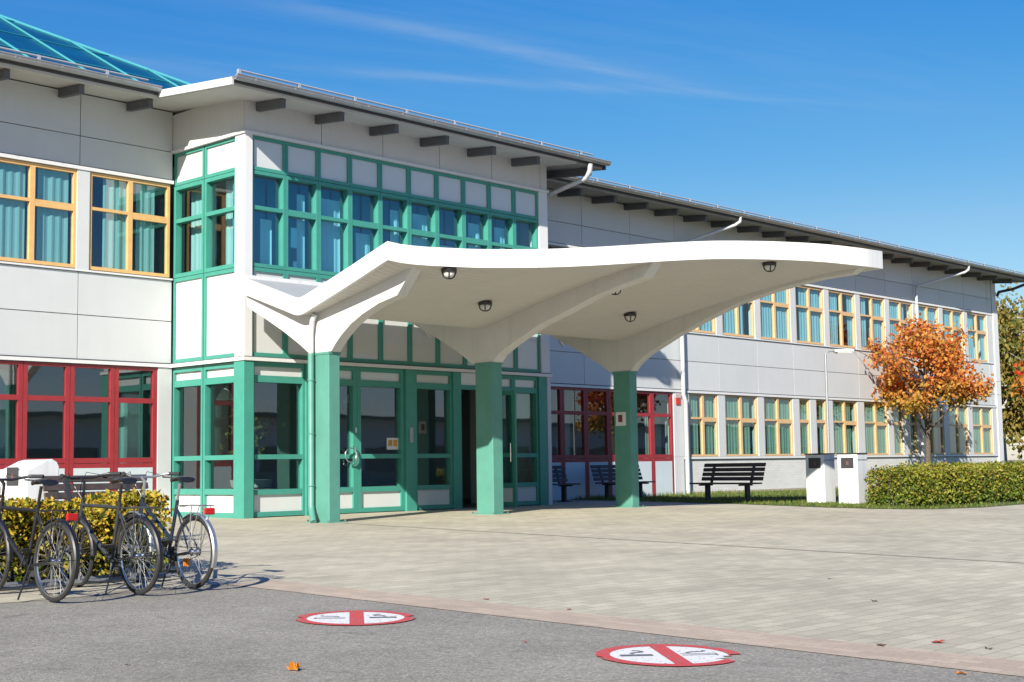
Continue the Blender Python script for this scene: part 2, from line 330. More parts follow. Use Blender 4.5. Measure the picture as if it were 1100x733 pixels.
# ------------------------------------------------------------------ ground
SL = .02
def G(y):
    return SL*(max(min(y, -3.5), -28)+3.5)
def ground_rects(name, rects, m, lift, kind='structure'):
    mb = MB()
    for x0, x1, y0, y1 in rects:
        ys = sorted({y0, y1, *[c for c in (-3.5, -28) if y0 < c < y1]})
        for a, b in zip(ys[:-1], ys[1:]):
            mb.quad((x0,a,G(a)+lift),(x1,a,G(a)+lift),(x1,b,G(b)+lift),(x0,b,G(b)+lift))
    return mb.build(name, m, kind=kind)
ground_rects('asphalt_ground', [(-900,1200,-900,1200)], M['asphalt'], 0)
ground_rects('paved_plaza', [(-45,70,-10.62,2.7),(-7.3,70,-60,-10.62)], M['paver'], .004)
ground_rects('paving_border', [(-7.85,-7.3,-60,-10.62)], M['border'], .0045)
ground_rects('drainage_channel', [(-.62,-.52,-60,-3.6)], mat('channel_stone', (.40,.365,.29), .85, var=.2, scale=8), .0085)
lawn_poly = [(11.9,2.5),(11.6,.2),(10.9,-1.5),(10.45,-3),(10.3,-4.6),(10.15,-6.2),(10.25,-7.4),(10.9,-8.25),(12.4,-8.62),(15.2,-8.55),(22,-8.3),(70,-8.3),(70,60),(38.9,60),(38.9,2.5)]
lm = mat('lawn_soil', (.075,.10,.022), .9, var=.35, scale=6, bump=.3)
def poly_sheet(name, poly, m, lift, kind):
    bm = bmesh.new(); vs = [bm.verts.new((x, y, 0)) for x, y in poly]; f = bm.faces.new(vs)
    bmesh.ops.bisect_plane(bm, geom=bm.verts[:]+bm.edges[:]+bm.faces[:], plane_co=(0,-3.5,0), plane_no=(0,1,0))
    bmesh.ops.triangulate(bm, faces=bm.faces[:])
    for v in bm.verts: v.co.z = G(v.co.y)+lift
    bmesh.ops.recalc_face_normals(bm, faces=bm.faces)
    for f in bm.faces:
        if f.normal.z < 0: f.normal_flip()
    me = bpy.data.meshes.new(name); bm.to_mesh(me); bm.free(); me.materials.append(m)
    o = bpy.data.objects.new(name, me); COL.objects.link(o); o['kind'] = kind; return o
poly_sheet('lawn', lawn_poly, lm, .012, 'structure')
def inside(p, poly):
    x, y = p; r = False
    for i in range(len(poly)):
        (x1,y1),(x2,y2) = poly[i], poly[i-1]
        if (y1 > y) != (y2 > y) and x < (x2-x1)*(y-y1)/(y2-y1)+x1: r = not r
    return r
def grass():
    mb = MB()
    for _ in range(26000):
        x = random.uniform(10, 24) if random.random() < .75 else random.uniform(10, 13); y = random.uniform(-8.7, 2.3)
        if not inside((x, y), lawn_poly): continue
        a = random.uniform(0, 2*PI); h = random.uniform(.03, .09); ww = random.uniform(.006,.012); z = G(y)+.01
        if x < 19 and y > 1.2: h *= 1.8
        lx, ly = random.gauss(0,.03), random.gauss(0,.03)
        mb.add([(x-ww*math.cos(a), y-ww*math.sin(a), z),(x+ww*math.cos(a), y+ww*math.sin(a), z),(x+lx, y+ly, z+h)], [(0,1,2)])
    gm = leaf_mat('grass_blades', [(.05,.11,.012),(.10,.17,.02),(.16,.21,.035),(.24,.22,.06)], .3)
    mb.build('grass', gm, kind='stuff')
grass()

# ------------------------------------------------------------------ school building
YF = 2.46
B = thing('school_building', 'long two-storey white panelled school building with a green glazed entrance bay', 'building', (0,0,0))

# window in local coordinates: x along the wall seen from outside, y into the wall, z up
def window(x0, x1, z0, z1, m, glass, loc=(0,0,0), rz=0, cols=(), stile=.07, rail=.07, trans=(), mull=.08, depth=.09, front=-.005, gy=.045,
           name='window', curtain=None, panels=(), panelmat=None, cpos=None, czt=None, cy=.10, back=None):
    """cols: x of mullions; trans: per column a list of (z0,z1) rails; panels: per column list of (z0,z1) opaque panels"""
    f = MB(); f0, f1 = front, front+depth
    f.box(x0, x0+stile, f0, f1, z0, z1); f.box(x1-stile, x1, f0, f1, z0, z1)
    edges = [x0+stile]
    for c in cols:
        f.box(c-mull/2, c+mull/2, f0, f1, z0, z1); edges += [c-mull/2, c+mull/2]
    edges.append(x1-stile)
    spans = [(edges[i], edges[i+1]) for i in range(0, len(edges), 2)]
    g = MB(); pm = MB()
    for i, (a, b) in enumerate(spans):
        f.box(a, b, f0, f1, z0, z0+rail); f.box(a, b, f0, f1, z1-rail, z1)
        tr = sorted((trans[i] if i < len(trans) else []))
        zs = [z0+rail]
        for t0, t1 in tr:
            f.box(a, b, f0+.004, f1-.004, t0, t1); zs += [t0, t1]
        zs.append(z1-rail)
        for k in range(0, len(zs), 2):
            c0, c1 = zs[k], zs[k+1]
            pan = i < len(panels) and any(p0-.02 <= (c0+c1)/2 <= p1+.02 for p0, p1 in panels[i])
            if pan: pm.box(a, b, gy-.05, gy-.02, c0, c1)
            else:
                # inner casement strip then glass
                g.quad((a,gy,c0),(b,gy,c0),(b,gy,c1),(a,gy,c1))
    fo = f.build(name, m, B, loc, rz, bevel=0)
    if g.f: mesh_fast(g, 'pane', glass, fo)
    if pm.f: split_build(pm, 'infill_panel', panelmat or M['baypanel'], fo)
    if curtain:
        c = MB(); za, zb_ = z0+.03, (czt or z1-.03)
        for (a, b) in (cpos or [(x0+.05, x1-.05)]):
            n = max(4, int((b-a)/.035)); ph = random.uniform(0, 6)
            for k in range(n):
                xa = a+(b-a)*k/n; xb = a+(b-a)*(k+1)/n
                ya = cy+.009*math.sin(k*1.45+ph)+.006*math.sin(k*.61+ph*2); yb = cy+.009*math.sin((k+1)*1.45+ph)+.006*math.sin((k+1)*.61+ph*2)
                c.quad((xa,ya,za),(xb,yb,za),(xb,yb,zb_),(xa,ya,zb_))
        c.build('curtain', curtain, fo, smooth=True)
    if back:
        c = MB(); c.box(x0+.03, x1-.03, .62, .64, z0, z1); c.build('sky_reflection_sheet', back, fo)  # added sheet; its blue stands in for sky reflected in the pane
    return fo

BX0, BX1 = -14.4, 38.65     # main block ends
ZT = 8.18
wall = MB(); backing = MB(); frz = MB(); piers = MB()
# backing wall strips (dark, seen in the joints)
def wall_piece(x0, x1, z0, z1): backing.box(x0, x1, YF+.03, YF+.25, z0, z1)
segs = [(BX0, 0), (8.62, BX1)]
for a, b in segs:
    wall_piece(a, b, 3.04, 4.74); wall_piece(a, b, 6.70, ZT)
def panel_rows(x0, x1, joints, rows, mb, y0=YF, gap=.016):
    xs = [x0]+[j for j in joints if x0+.1 < j < x1-.1]+[x1]
    for a, b in zip(xs[:-1], xs[1:]):
        for z0, z1 in rows: mb.box(a+gap/2, b-gap/2, y0, y0+.032, z0+gap/2, z1-gap/2)
PITCH = 2.087
jr = [12.76+PITCH*k for k in range(13)]; jl = sorted(-2.055*k for k in range(1, 7))
for pa, pb, pj in ((BX0, 0, jl), (8.62, BX1-.42, jr)):
    for rows_, nm in (([(3.04,3.885),(3.885,4.71)], 'wall_panels'), ([(6.76,7.335),(7.335,8.16)], 'upper_wall_panels')):
        q = MB(); panel_rows(pa, pb, pj, rows_, q); q.build(nm, M['panel'], B)
# ground storey base wall on the right wing
base = MB(); base.box(17.12, BX1-.42, YF+.01, YF+.22, .08, 1.03); plin = MB(); plin.box(17.12, BX1-.42, YF-.01, YF+.2, -.4, .08)
base.build('brick_base', M['brickwall'], B); plin.build('plinth', M['plinth'], B)
sill = MB(); sill.box(17.12, BX1-.42, YF-.03, YF+.10, 1.034, 1.10); sill.build('sill', M['white'], B)
sd = MB(); sd.box(17.12, BX1-.42, YF-.022, YF+.005, 1.012, 1.031); sd.build('sill_drip', M['joint'], B)
split_build(backing, 'wall_backing', M['joint'], B)
# cornice strips
cor = MB()
for a, b in segs:
    bb = b if b < 1 else BX1-.42
    cor.box(a, bb if b > 1 else b, YF-.055, YF+.20, 2.955, 3.02)
    cor.box(a, bb if b > 1 else b, YF-.05, YF+.20, 6.672, 6.74)
    cor.box(a, bb if b > 1 else b, YF-.035, YF+.20, 4.715, 4.75)
cor.box(-.055, 0.02, 0, YF-.055, 2.955, 3.02); cor.box(-.055, 8.64, -.055, -.0, 2.955, 3.02)
split_build(cor, 'cornice', M['white'], B)
dk = MB()
for a, b in segs: dk.box(a, (b if b < 1 else BX1-.42), YF-.03, YF+.02, 3.021, 3.038)
dk.box(-.03, 0.0, 0, YF-.03, 3.021, 3.038); dk.box(-.03, 8.62, -.03, .0, 3.021, 3.038)
split_build(dk, 'cornice_shadow_gap', M['joint'], B)
# end column of the right wing and its gable wall
ec = MB(); ec.box(BX1-.42, BX1, YF-.06, YF+.3, -.4, 6.86); ec.build('corner_column', M['white'], B)
ec = MB(); ec.box(BX1-.40, BX1-.02, YF-.02, YF+.3, 6.863, 8.2); ec.build('corner_column', M['panel'], B)
gw = MB(); gw.box(BX1-.25, BX1-.02, YF+.3, 14, -.4, 8.3); gw.box(BX0, BX0+.2, YF+.26, 14, -.4, 8.3); gw.box(BX0+.2, BX1-.25, 13.8, 14, -.4, 8.3); split_build(gw, 'outer_wall', M['panel'], B)
# interior shell
it = MB(); it.box(BX0+.2, BX1-.25, 7.0, 7.1, -.05, 8.0)
for xx in (-9.5, -5.2, 3.3, 12.2, 17.05, 21.2, 25.4, 29.5, 33.8): it.box(xx, xx+.1, YF+.55 if not 0 < xx < 8 else 1.2, 7.0, 3.45, 6.95)
for xx in (-9.5, -5.2, 12.2, 17.05, 23.2, 29.5, 33.8): it.box(xx, xx+.1, YF+.55, 7.0, .0, 2.95)
split_build(it, 'interior_wall', M['inner'], B)
fl = MB(); fl.box(BX0+.2, BX1-.25, YF+.26, 7.0, 3.06, 3.42); fl.box(.25, 8.4, .25, YF+.26, 3.06, 3.42)
split_build(fl, 'interior_floor_slab', M['ceil'], B)
fg = MB(); fg.box(BX0+.2, BX1-.25, YF+.26, 7.0, -.05, .02); fg.box(.25, 8.4, .2, YF+.26, -.05, .02); split_build(fg, 'interior_floor', M['inner_floor'], B)
cl = MB(); cl.box(BX0+.2, BX1-.25, YF+.26, 7.0, 7.0, 7.1); cl.box(.25, 8.4, .25, YF+.26, 7.0, 7.1); split_build(cl, 'interior_ceiling', M['ceil'], B)

# ---- upper windows, left wing (orange)
def orange_upper(xa, xb, glass, cur, cp, wood='orange'):
    c = (xa+xb)/2
    return window(xa, xb, 4.77, 6.66, M[wood], glass, (0,YF,0), 0, cols=(c,), stile=.06, rail=.065, mull=.10,
                  trans=([(5.93,5.99)], [(5.86,5.99)]), curtain=cur, cpos=cp, name='window')
k = 0
x = -.06
while x > BX0+1:
    xa, xb = x-1.79, x
    orange_upper(xa, xb, M['glass_up'], M['cur_teal'], [(xa+.35, xa+.88), (xb-.72, xb-.30)] if k % 2 == 0 else [(xa+.1,xa+.8),(xb-.75,xb-.12)])
    piers.box(xa-.265, xa-.006, YF-.03, YF+.2, 4.75, 6.672)
    x -= 2.055; k += 1
# ---- upper windows, right wing
for i in range(-3, 9):
    xc = 19.06+PITCH*i; xa, xb = xc+.165, xc+PITCH-.165
    if xa < 8.6: continue
    orange_upper(xa, xb, M['glass_up_right'], M['cur_cyan'], [[(xa+.08, xb-.08)], [(xa+.08, xa+.62), (xb-.80, xb-.08)], [(xa+.35, xb-.08)], [(xa+.08, xb-.45)], [(xa+.08, xa+.75), (xb-.40, xb-.08)]][(i*7+3) % 5], 'tan')
    piers.box(xc-.16, xc+.16, YF-.03, YF+.2, 4.75, 6.672)
piers.box(19.06+PITCH*9-.16, BX1-.42, YF-.03, YF+.2, 4.75, 6.672)
# ---- ground storey windows, right wing (orange)
def orange_low(xa, xb, two=True, cp=None):
    cols = ((xa+xb)/2,) if two else ()
    t = ([(2.20,2.26)], [(2.13,2.26)]) if two else ([(2.17,2.27)],)
    window(xa, xb, 1.11, 2.945, M['tan'], M['glass_low'], (0,YF,0), 0, cols=cols, stile=.06, rail=.055, mull=.105, trans=t, curtain=M['cur_green'],
           cpos=cp or [(xa+.08, xb-.08)])
low = [(17.4,18.87,1),(19.24,21.0,1),(21.36,23.03,1),(23.42,24.07,0),(24.45,25.1,0),(25.51,27.13,1),(27.6,29.28,1),(29.67,30.36,0),(30.78,31.42,0),(31.86,33.56,1),(34.0,35.63,1),(36.02,37.8,1)]
for j, (a, b, t) in enumerate(low):
    orange_low(a, b, bool(t), [None, [(a+.1, a+(b-a)*.4), (b-(b-a)*.45, b-.1)], [(a+.1, b-.3)], [(a+.3, b-.08)]][(j*5+1) % 4])
    nx = low[j+1][0] if j+1 < len(low) else BX1-.42
    piers.box(b+.005, nx-.005, YF-.03, YF+.2, 1.105, 2.95)
piers.box(16.66, 17.395, YF-.03, YF+.2, 1.105, 2.95); piers.box(16.66, 17.11, YF-.025, YF+.2, -.35, 1.10)
piers.box(-.31, -.005, YF-.03, YF+.2, -.1, 2.95)
split_build(piers, 'pier', M['panel'], B)
# ---- red ground storey glazing, left wing and behind the canopy
whiteglass = mat('white_glass', (.62,.70,.74), .12, var=.05, scale=1.5)
def red_win(xa, xb, k, cur):
    window(xa, xb, -.05, 2.94, M['red'], M['glass_low'], (0,YF,0), 0, stile=.085, rail=.06, trans=([(.98,1.065),(1.075,1.17),(2.235,2.33)],),
           panels=([(.01,.98)],), panelmat=whiteglass, curtain=cur, cpos=[(xa+.1, xb-.1)] if k % 3 == 0 else [(xa+.4, xb-.12)], czt=2.8 if k % 2 else 2.3, cy=.35+.1*(k % 3))
x = -.32; k = 0
while x > BX0+1:
    red_win(x-.93, x, k, M['cur_teal'] if k in (0, 3, 6) else None); x -= .938; k += 1
x = 16.64; k = 0
while x > 9.4:
    red_win(x-.955, x, k, M['cur_green'] if k in (0,1,4,5) else None); x -= .962; k += 1
fill = MB(); fill.box(8.62, x, YF-.02, YF+.2, -.3, 2.95); fill.build('wall_infill', M['panel'], B)
pl2 = MB(); pl2.box(8.62, 16.66, YF-.015, YF+.2, -.3, -.055); pl2.box(BX0, -.31, YF-.015, YF+.2, -.3, -.055); split_build(pl2, 'plinth', M['plinth'], B)

# ------------------------------------------------------------------ green bay
BW = 8.62
col = MB(); col.box(0, .175, 0, .32, 3.04, 7.30); col.build('bay_corner_column', M['white'], B)
col = MB(); col.box(-.03, .20, -.03, .30, -.05, 2.95); col.build('bay_corner_post', M['green'], B, bevel=.008)
col = MB(); col.box(8.33, BW, .0, .3, 3.04, 7.30); col.build('bay_corner_column', M['white'], B)
col = MB(); col.box(8.50, BW, -.01, .3, -.05, 2.95); col.build('bay_corner_column', M['panel'], B)
# frieze above
bf = MB(); panel_rows(.0, BW, [.22+1.632*k for k in range(1, 6)], [(7.36,8.0)], bf, 0); bf.build('frieze', M['frieze'], B)
bf = MB(); bf.box(0, .032, .04, YF, 7.36, 8.10); bf.build('frieze', M['frieze'], B)
bk = MB(); bk.box(.035, BW-.03, .035, .2, 7.31, 8.02); bk.box(.035, .2, .2, YF, 7.31, 8.15); split_build(bk, 'frieze_backing', M['joint'], B)
bc = MB(); bc.box(-.04, BW+.02, -.04, .2, 7.30, 7.355); bc.box(-.04, .2, .2, YF, 7.30, 7.355); split_build(bc, 'frieze_ledge', M['white'], B)
# right flank of the bay
rf = MB(); rf.box(BW-.12, BW-.005, .3, YF, -.05, 8.05); rf.build('bay_flank_wall', M['panel'], B)
# front: ten modules
m0 = .175; mw = (8.33-m0)/10
for i in range(10):
    a = m0+mw*i; b = a+mw
    window(a+.003, b-.003, 6.635, 7.295, M['green'], M['glass_up'], (0,.04,0), 0, stile=.055, rail=.065, gy=.08, depth=.10, panels=([(6.7,7.25)],), name='transom_light')
    tr = [(5.87,5.945)] if i % 2 == 0 else [(5.84,5.96)]
    cp = [[(a+.38,a+.66)],[(a+.46,a+.66)],[(a+.2,a+.74)],[(a+.34,a+.74)],[(a+.48,a+.74)],[(a+.3,a+.74)],[(a+.08,a+.76)],[(a+.36,a+.74)],[(a+.4,a+.74)],[(a+.25,a+.76)]][i]
    window(a+.003, b-.003, 4.76, 6.625, M['green'], M['glass_up'], (0,.04,0), 0, stile=.056, rail=.07, trans=(tr,), gy=.12, depth=.16, curtain=M['cur_bay'], cpos=cp, cy=.24, czt=6.35 if i % 3 else 5.75, back=M['sky_sheet'])
    window(a+.003, b-.003, 3.045, 4.75, M['green'], M['glass_up'], (0,.04,0), 0, stile=.055, rail=.075, gy=.08, depth=.10, panels=([(3.1,4.7)],), name='spandrel')
# side: two modules, faces -x  (local x runs towards -y)
s0, s1 = .32, YF
for j, (ya, yb) in enumerate(((s1, 1.41),(1.39, s0))):
    lx0, lx1 = -ya+.003, -yb-.003
    loc = (.04, 0, 0); rz = -PI/2
    window(lx0, lx1, 6.635, 7.295, M['green'], M['glass_up'], loc, rz, stile=.055, rail=.065, gy=.08, depth=.10, panels=([(6.7,7.25)],), name='transom_light')
    window(lx0, lx1, 4.76, 6.625, M['green'], M['glass_up_right'], loc, rz, stile=.07, rail=.08, trans=([(5.87,5.95)],), gy=.10, depth=.14, curtain=M['cur_teal'], cpos=[(lx0+.10,lx0+.98)] if j == 0 else [(lx0+.22,lx0+.62)], cy=.34)
    window(lx0, lx1, 3.045, 4.75, M['green'], M['glass_up'], loc, rz, stile=.055, rail=.075, gy=.08, depth=.10, panels=([(3.1,4.7)],), name='spandrel')
    window(lx0, lx1, .0, 2.95, M['green'], M['glass_low'], loc, rz, stile=.06, rail=.10, trans=([(.44,.55),(1.10,1.19),(2.56,2.69)],), gy=.10, depth=.14, panels=([(.1,.44),(2.69,2.85)],), name='window')
cw = MB(); cw.box(.19, .2, .3, YF, 7.0, 7.01); 
# ground storey front of the bay
def gpane(xa, xb, name='glazed_panel', st=.075, y=.04):
    return window(xa, xb, .02, 2.95, M['green'], M['glass_low'], (0,y,0), 0, stile=st, rail=.09, trans=([(.43,.53),(1.10,1.19),(2.56,2.69)],), gy=.09, depth=.14, panels=([(.1,.43),(2.69,2.87)],), name=name)
gpane(.205, 1.45, 'window', .05)
posts = MB(); posts.box(1.455, 1.60, -.01, .2, .0, 2.95); posts.box(4.07, 4.36, -.02, .2, .0, 2.95); posts.box(5.46, 5.70, -.01, .2, 0, 2.95)
posts.box(8.22, 8.495, -.01, .2, 0, 2.95); posts.box(5.70, 6.52, .0, .15, 2.58, 2.68); posts.box(6.52, 6.62, -.0, .18, 0, 2.95)
split_build(posts, 'door_post', M['green'], B, bevel=.006)
hd = MB(); hd.box(5.70, 6.52, .04, .09, 2.68, 2.95); hd.build('door_head_panel', M['baypanel'], B)
dl = gpane(1.605, 2.78, 'door', .10); d2 = gpane(2.785, 4.065, 'door', .10)
gpane(4.365, 5.455, 'window', .06); gpane(6.625, 7.40, 'window', .06); lastp = gpane(7.405, 8.215, 'window', .06)
# arched steel door handles
def handle(x, parent, y=-.08, z=1.15, flip=1, ax='x'):
    h = MB(); h.tube([(x, y+.06, z-.19),(x, y, z-.17),(x+flip*.03, y-.03, z),(x, y, z+.17),(x, y+.06, z+.19)], .013, 8)
    h.torus((x-flip*.12, y-.01, z+.02), .14, .012, (0,1,0), 24, 6)
    return h.build('handle', M['chrome'], parent, smooth=True)
handle(2.66, dl)
lk = MB(); lk.box(2.72, 2.77, -.015, .02, 1.62, 1.72); lk.build('door_lock', M['chrome'], dl)
hg = MB(); hg.tube([(1.56,-.03,.28),(1.56,-.03,.5)], .022, 8); hg.tube([(1.56,-.03,2.2),(1.56,-.03,2.42)], .022, 8); hg.build('hinge', M['chrome'], dl)
kp = MB(); kp.box(4.15, 4.24, -.05, -.021, 1.42, 1.74); kp.build('entry_keypad', M['grey_metal'], B, bevel=.006)
# open door leaf swung outwards at x = 6.55
leaf = MB(); LX = 6.55
leaf.box(LX-.025, LX+.025, -.02, -.10, .03, 2.55); leaf.box(LX-.025, LX+.025, -.72, -.82, .03, 2.55)
for z0, z1 in ((.03,.13),(.43,.53),(1.10,1.19),(2.45,2.55)): leaf.box(LX-.024, LX+.024, -.10, -.72, z0, z1)
lo = leaf.build('open_door', M['green'], B)
g = MB(); g.quad((LX,-.10,.53),(LX,-.72,.53),(LX,-.72,1.10),(LX,-.10,1.10)); g.quad((LX,-.10,1.19),(LX,-.72,1.19),(LX,-.72,2.45),(LX,-.10,2.45)); g.build('pane', M['glass_low'], lo)
g = MB(); g.box(LX-.015, LX+.015, -.10, -.72, .13, .43); g.build('infill_panel', M['baypanel'], lo)
h = MB(); h.tube([(LX-.03,-.74,1.0),(LX-.09,-.74,1.0),(LX-.09,-.74,1.4),(LX-.03,-.74,1.4)], .013, 8); h.tube([(LX+.03,-.74,1.0),(LX+.09,-.74,1.0),(LX+.09,-.74,1.4),(LX+.03,-.74,1.4)], .013, 8); h.build('handle', M['chrome'], lo, smooth=True)
bl = MB(); bl.box(7.47, 8.16, .20, .21, 1.98, 2.56); bl.build('roller_blind', M['blind'], lastp)

# ------------------------------------------------------------------ roof
RS = .095
def zs(y): return 7.85+RS*(y+1.0)
EA = 1.46     # main eave
def slab(x0, x1, y0, y1, t=.14):
    mb = MB(); mb.add([(x0,y0,zs(y0)),(x1,y0,zs(y0)),(x1,y1,zs(y1)),(x0,y1,zs(y1)),(x0,y0,zs(y0)+t),(x1,y0,zs(y0)+t),(x1,y1,zs(y1)+t),(x0,y1,zs(y1)+t)],
                      [(0,3,2,1),(4,5,6,7),(0,1,5,4),(1,2,6,5),(2,3,7,6),(3,0,4,7)]); return mb
RX1 = 40.1
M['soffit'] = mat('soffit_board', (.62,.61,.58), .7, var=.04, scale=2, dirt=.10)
M['soffit_shaded'] = mat('soffit_eave_shade', (.33,.32,.30), .75, var=.15, scale=3)  # shade under the right-hand eaves put into the board colour
for nm, a, sm_ in (('eave_soffit', (BX0-.8, 8.62, EA+.03, 3.0, .05), 'soffit'), ('eave_soffit', (8.625, RX1, EA+.03, 3.0, .05), 'soffit_shaded'), ('eave_soffit', (-.93, 8.62, -.93, EA+.028, .05), 'soffit'), ('eave_soffit', (8.625, 9.55, -.93, EA+.028, .05), 'soffit_shaded')):
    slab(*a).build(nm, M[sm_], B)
rm = MB()
def slab_top(mb, x0, x1, y0, y1, lo=.053, t=.16):
    mb.add([(x0,y0,zs(y0)+lo),(x1,y0,zs(y0)+lo),(x1,y1,zs(y1)+lo),(x0,y1,zs(y1)+lo),(x0,y0,zs(y0)+t),(x1,y0,zs(y0)+t),(x1,y1,zs(y1)+t),(x0,y1,zs(y1)+t)],
           [(0,3,2,1),(4,5,6,7),(0,1,5,4),(1,2,6,5),(2,3,7,6),(3,0,4,7)])
slab_top(rm, BX0-.8, RX1, EA+.02, 13); slab_top(rm, -.95, 9.58, -.95, EA+.019)
rm.build('roof', M['roof'], B)
# verge board of the bay roof (white, left) and right verges
vb = MB()
def verge(mb, x, y0, y1, w_=.05, lo=.0, hi=.14):
    mb.add([(x,y0,zs(y0)+lo),(x+w_,y0,zs(y0)+lo),(x+w_,y1,zs(y1)+lo),(x,y1,zs(y1)+lo),(x,y0,zs(y0)+hi),(x+w_,y0,zs(y0)+hi),(x+w_,y1,zs(y1)+hi),(x,y1,zs(y1)+hi)],
           [(0,3,2,1),(4,5,6,7),(0,1,5,4),(1,2,6,5),(2,3,7,6),(3,0,4,7)])
verge(vb, -1.005, -.98, EA-.05); vb.build('verge_board', mat('verge_white', (.66,.67,.68), .4, var=.03), B)
vb = MB(); verge(vb, 9.585, -.98, EA-.05); verge(vb, RX1+.004, EA-.05, 13); split_build(vb, 'verge_board', M['roof'], B)
# half round gutters
def gutter(x0, x1, y, z, r=.085):
    mb = MB(); n = 10; prof = []
    for k in range(n+1):
        a = PI+PI*k/n; prof.append((y+r*math.cos(a), z+r*math.sin(a)))
    prof2 = [(y+(r-.012)*math.cos(PI+PI*k/n), z+(r-.012)*math.sin(PI+PI*k/n)) for k in range(n+1)][::-1]
    mb.prism(prof+prof2, 0, x0, x1); mb.tube([(x0, y-r, z+.004),(x1, y-r, z+.004)], .014, 6)
    for k in range(int((x1-x0)/.9)): mb.box(x0+.4+.9*k, x0+.43+.9*k, y-r-.006, y-r+.004, z-.05, z+.02)
    return mb
gutter(BX0-.8, -1.012, EA-.10, zs(EA)+.17).build('gutter', M['grey_metal'], B, smooth=True)
gutter(9.66, RX1+.05, EA-.10, zs(EA)+.17).build('gutter', M['grey_metal'], B, smooth=True)
gutter(-1.0, 9.62, -1.07, zs(-1)+.16).build('gutter', M['grey_metal'], B, smooth=True)
# snow guards: posts and two thin rails on the roof edge
def snow(x0, x1, y):
    mb = MB(); z = zs(y)+.15
    n = int((x1-x0)/1.38)
    for k in range(n+1):
        xx = x0+1.38*k
        mb.box(xx-.028, xx+.028, y-.03, y+.03, z, z+.21)
        mb.tube([(xx, y+.25, z+.02),(xx, y, z+.18)], .012, 5)
    for h in (.10,.19): mb.tube([(x0, y-.01, z+h),(x1, y-.01, z+h)], .02, 6)
    for k in range(int((x1-x0)/.34)): mb.box(x0+.34*k, x0+.34*k+.07, y-.05, y-.02, z+.01, z+.07)
    return mb
M['guard'] = mat('galvanised', (.62,.64,.66), .35, .4, var=.1)
snow(BX0, -1.1, EA+.18).build('snow_guard', M['guard'], B)
snow(9.7, RX1-.1, EA+.18).build('snow_guard', M['guard'], B); snow(-.7, 9.4, -.78).build('snow_guard', M['guard'], B)
# rafters under the eaves
def rafter(mb, x, y0, y1, h=.18, w_=.05):
    mb.add([(x-w_,y0,zs(y0)-h),(x+w_,y0,zs(y0)-h),(x+w_,y1,zs(y1)-h),(x-w_,y1,zs(y1)-h),(x-w_,y0,zs(y0)-.004),(x+w_,y0,zs(y0)-.004),(x+w_,y1,zs(y1)-.004),(x-w_,y1,zs(y1)-.004)],
           [(0,3,2,1),(4,5,6,7),(0,1,5,4),(1,2,6,5),(2,3,7,6),(3,0,4,7)])
for k in range(6):
    r_ = MB(); rafter(r_, .30+1.43*k, -.80, .0); r_.build('rafter', M['rafter'], B)
k = -1.02
while k > BX0:
    r_ = MB(); rafter(r_, k, 1.66, YF); r_.build('rafter', M['rafter'], B); k -= 1.46
k = 10.45
while k < RX1-.3:
    r_ = MB(); rafter(r_, k, 1.66, YF); r_.build('rafter', M['rafter'], B); k += 1.4
r_ = MB(); rafter(r_, 9.2, -.85, YF); r_.build('rafter', M['rafter'], B)
# downpipes
def pipe(pts, r=.05, m='pipe'): return MB().tube(pts, r, 10).build('downpipe', M[m], B, smooth=True)
for x in (17.0, 31.55):
    gx = x+1.75 if x < 20 else x+2.4
    pipe([(gx, EA-.10, 8.17),(gx, EA-.08, 8.02),(gx-.12, EA+.02, 7.92),(x+.10, YF-.16, 7.30),(x, YF-.14, 7.16),(x, YF-.14, 6.62)], .048)
    pipe([(x, YF-.14, 6.6),(x, YF-.14, 3.2),(x+.02, YF-.12, 2.9),(x+.12, YF-.12, 2.7),(x+.14, YF-.12, .0)] if x < 20 else [(x, YF-.14, 6.6),(x, YF-.14, .0)], .062)
pipe([(8.95,-1.07,7.88),(8.95,-1.05,7.72),(9.0,-.90,7.58),(8.9,.9,7.2),(8.85,YF-.2,6.95),(8.85,YF-.15,6.8),(8.85,YF-.15,3.0)], .06)
pipe([(39.4,EA-.1,8.17),(39.4,EA-.05,7.98),(39.2,EA+.5,7.78),(38.75,YF-.1,7.66),(38.72,YF-.05,7.5)], .06, 'black')
# glazed pyramid roof light
sk = MB(); y0, z0, s_ = 4.5, 9.1, .535; xc = 4.85; D = 9
sk.add([(-30,y0,z0),(xc,y0,z0),(xc-D,y0+D,z0+s_*D),(-30,y0+D,z0+s_*D),(xc,y0+2*D,z0)], [(0,1,2,3),(1,4,2)])
M['skyglass'] = glass_mat('rooflight_glass', (.02,.16,.26), .12, 1.7, (.5,.8,1))
m_ = mat('rooflight_blue', (.003,.07,.14), .3, var=.25, scale=.8); sk.build('roof_light', m_, B)
sb = MB()
hip = lambda d: (xc-d, y0+d, z0+s_*d)
sb.tube([hip(0), hip(D)], .05, 6)
k = xc-1.3
while k > -30:
    d = min(xc-k, D); sb.tube([(k, y0, z0+.03),(k, y0+d, z0+s_*d+.03)], .028, 6); k -= 1.3
sb.build('roof_light_bars', mat('rooflight_bar', (.06,.33,.37), .4), B)
sb = MB()
for d in (1.6, 3.2, 4.8, 6.4): sb.tube([(-30, y0+d, z0+s_*d+.01),(xc-d, y0+d, z0+s_*d+.01)], .014, 5)
sb.build('roof_light_purlins', mat('rooflight_purlin', (.03,.25,.33), .35), B)
ub = MB(); ub.box(-30, xc, y0+.02, y0+8, 8.2, z0-.01); ub.build('roof_light_kerb', M['roof'], B)

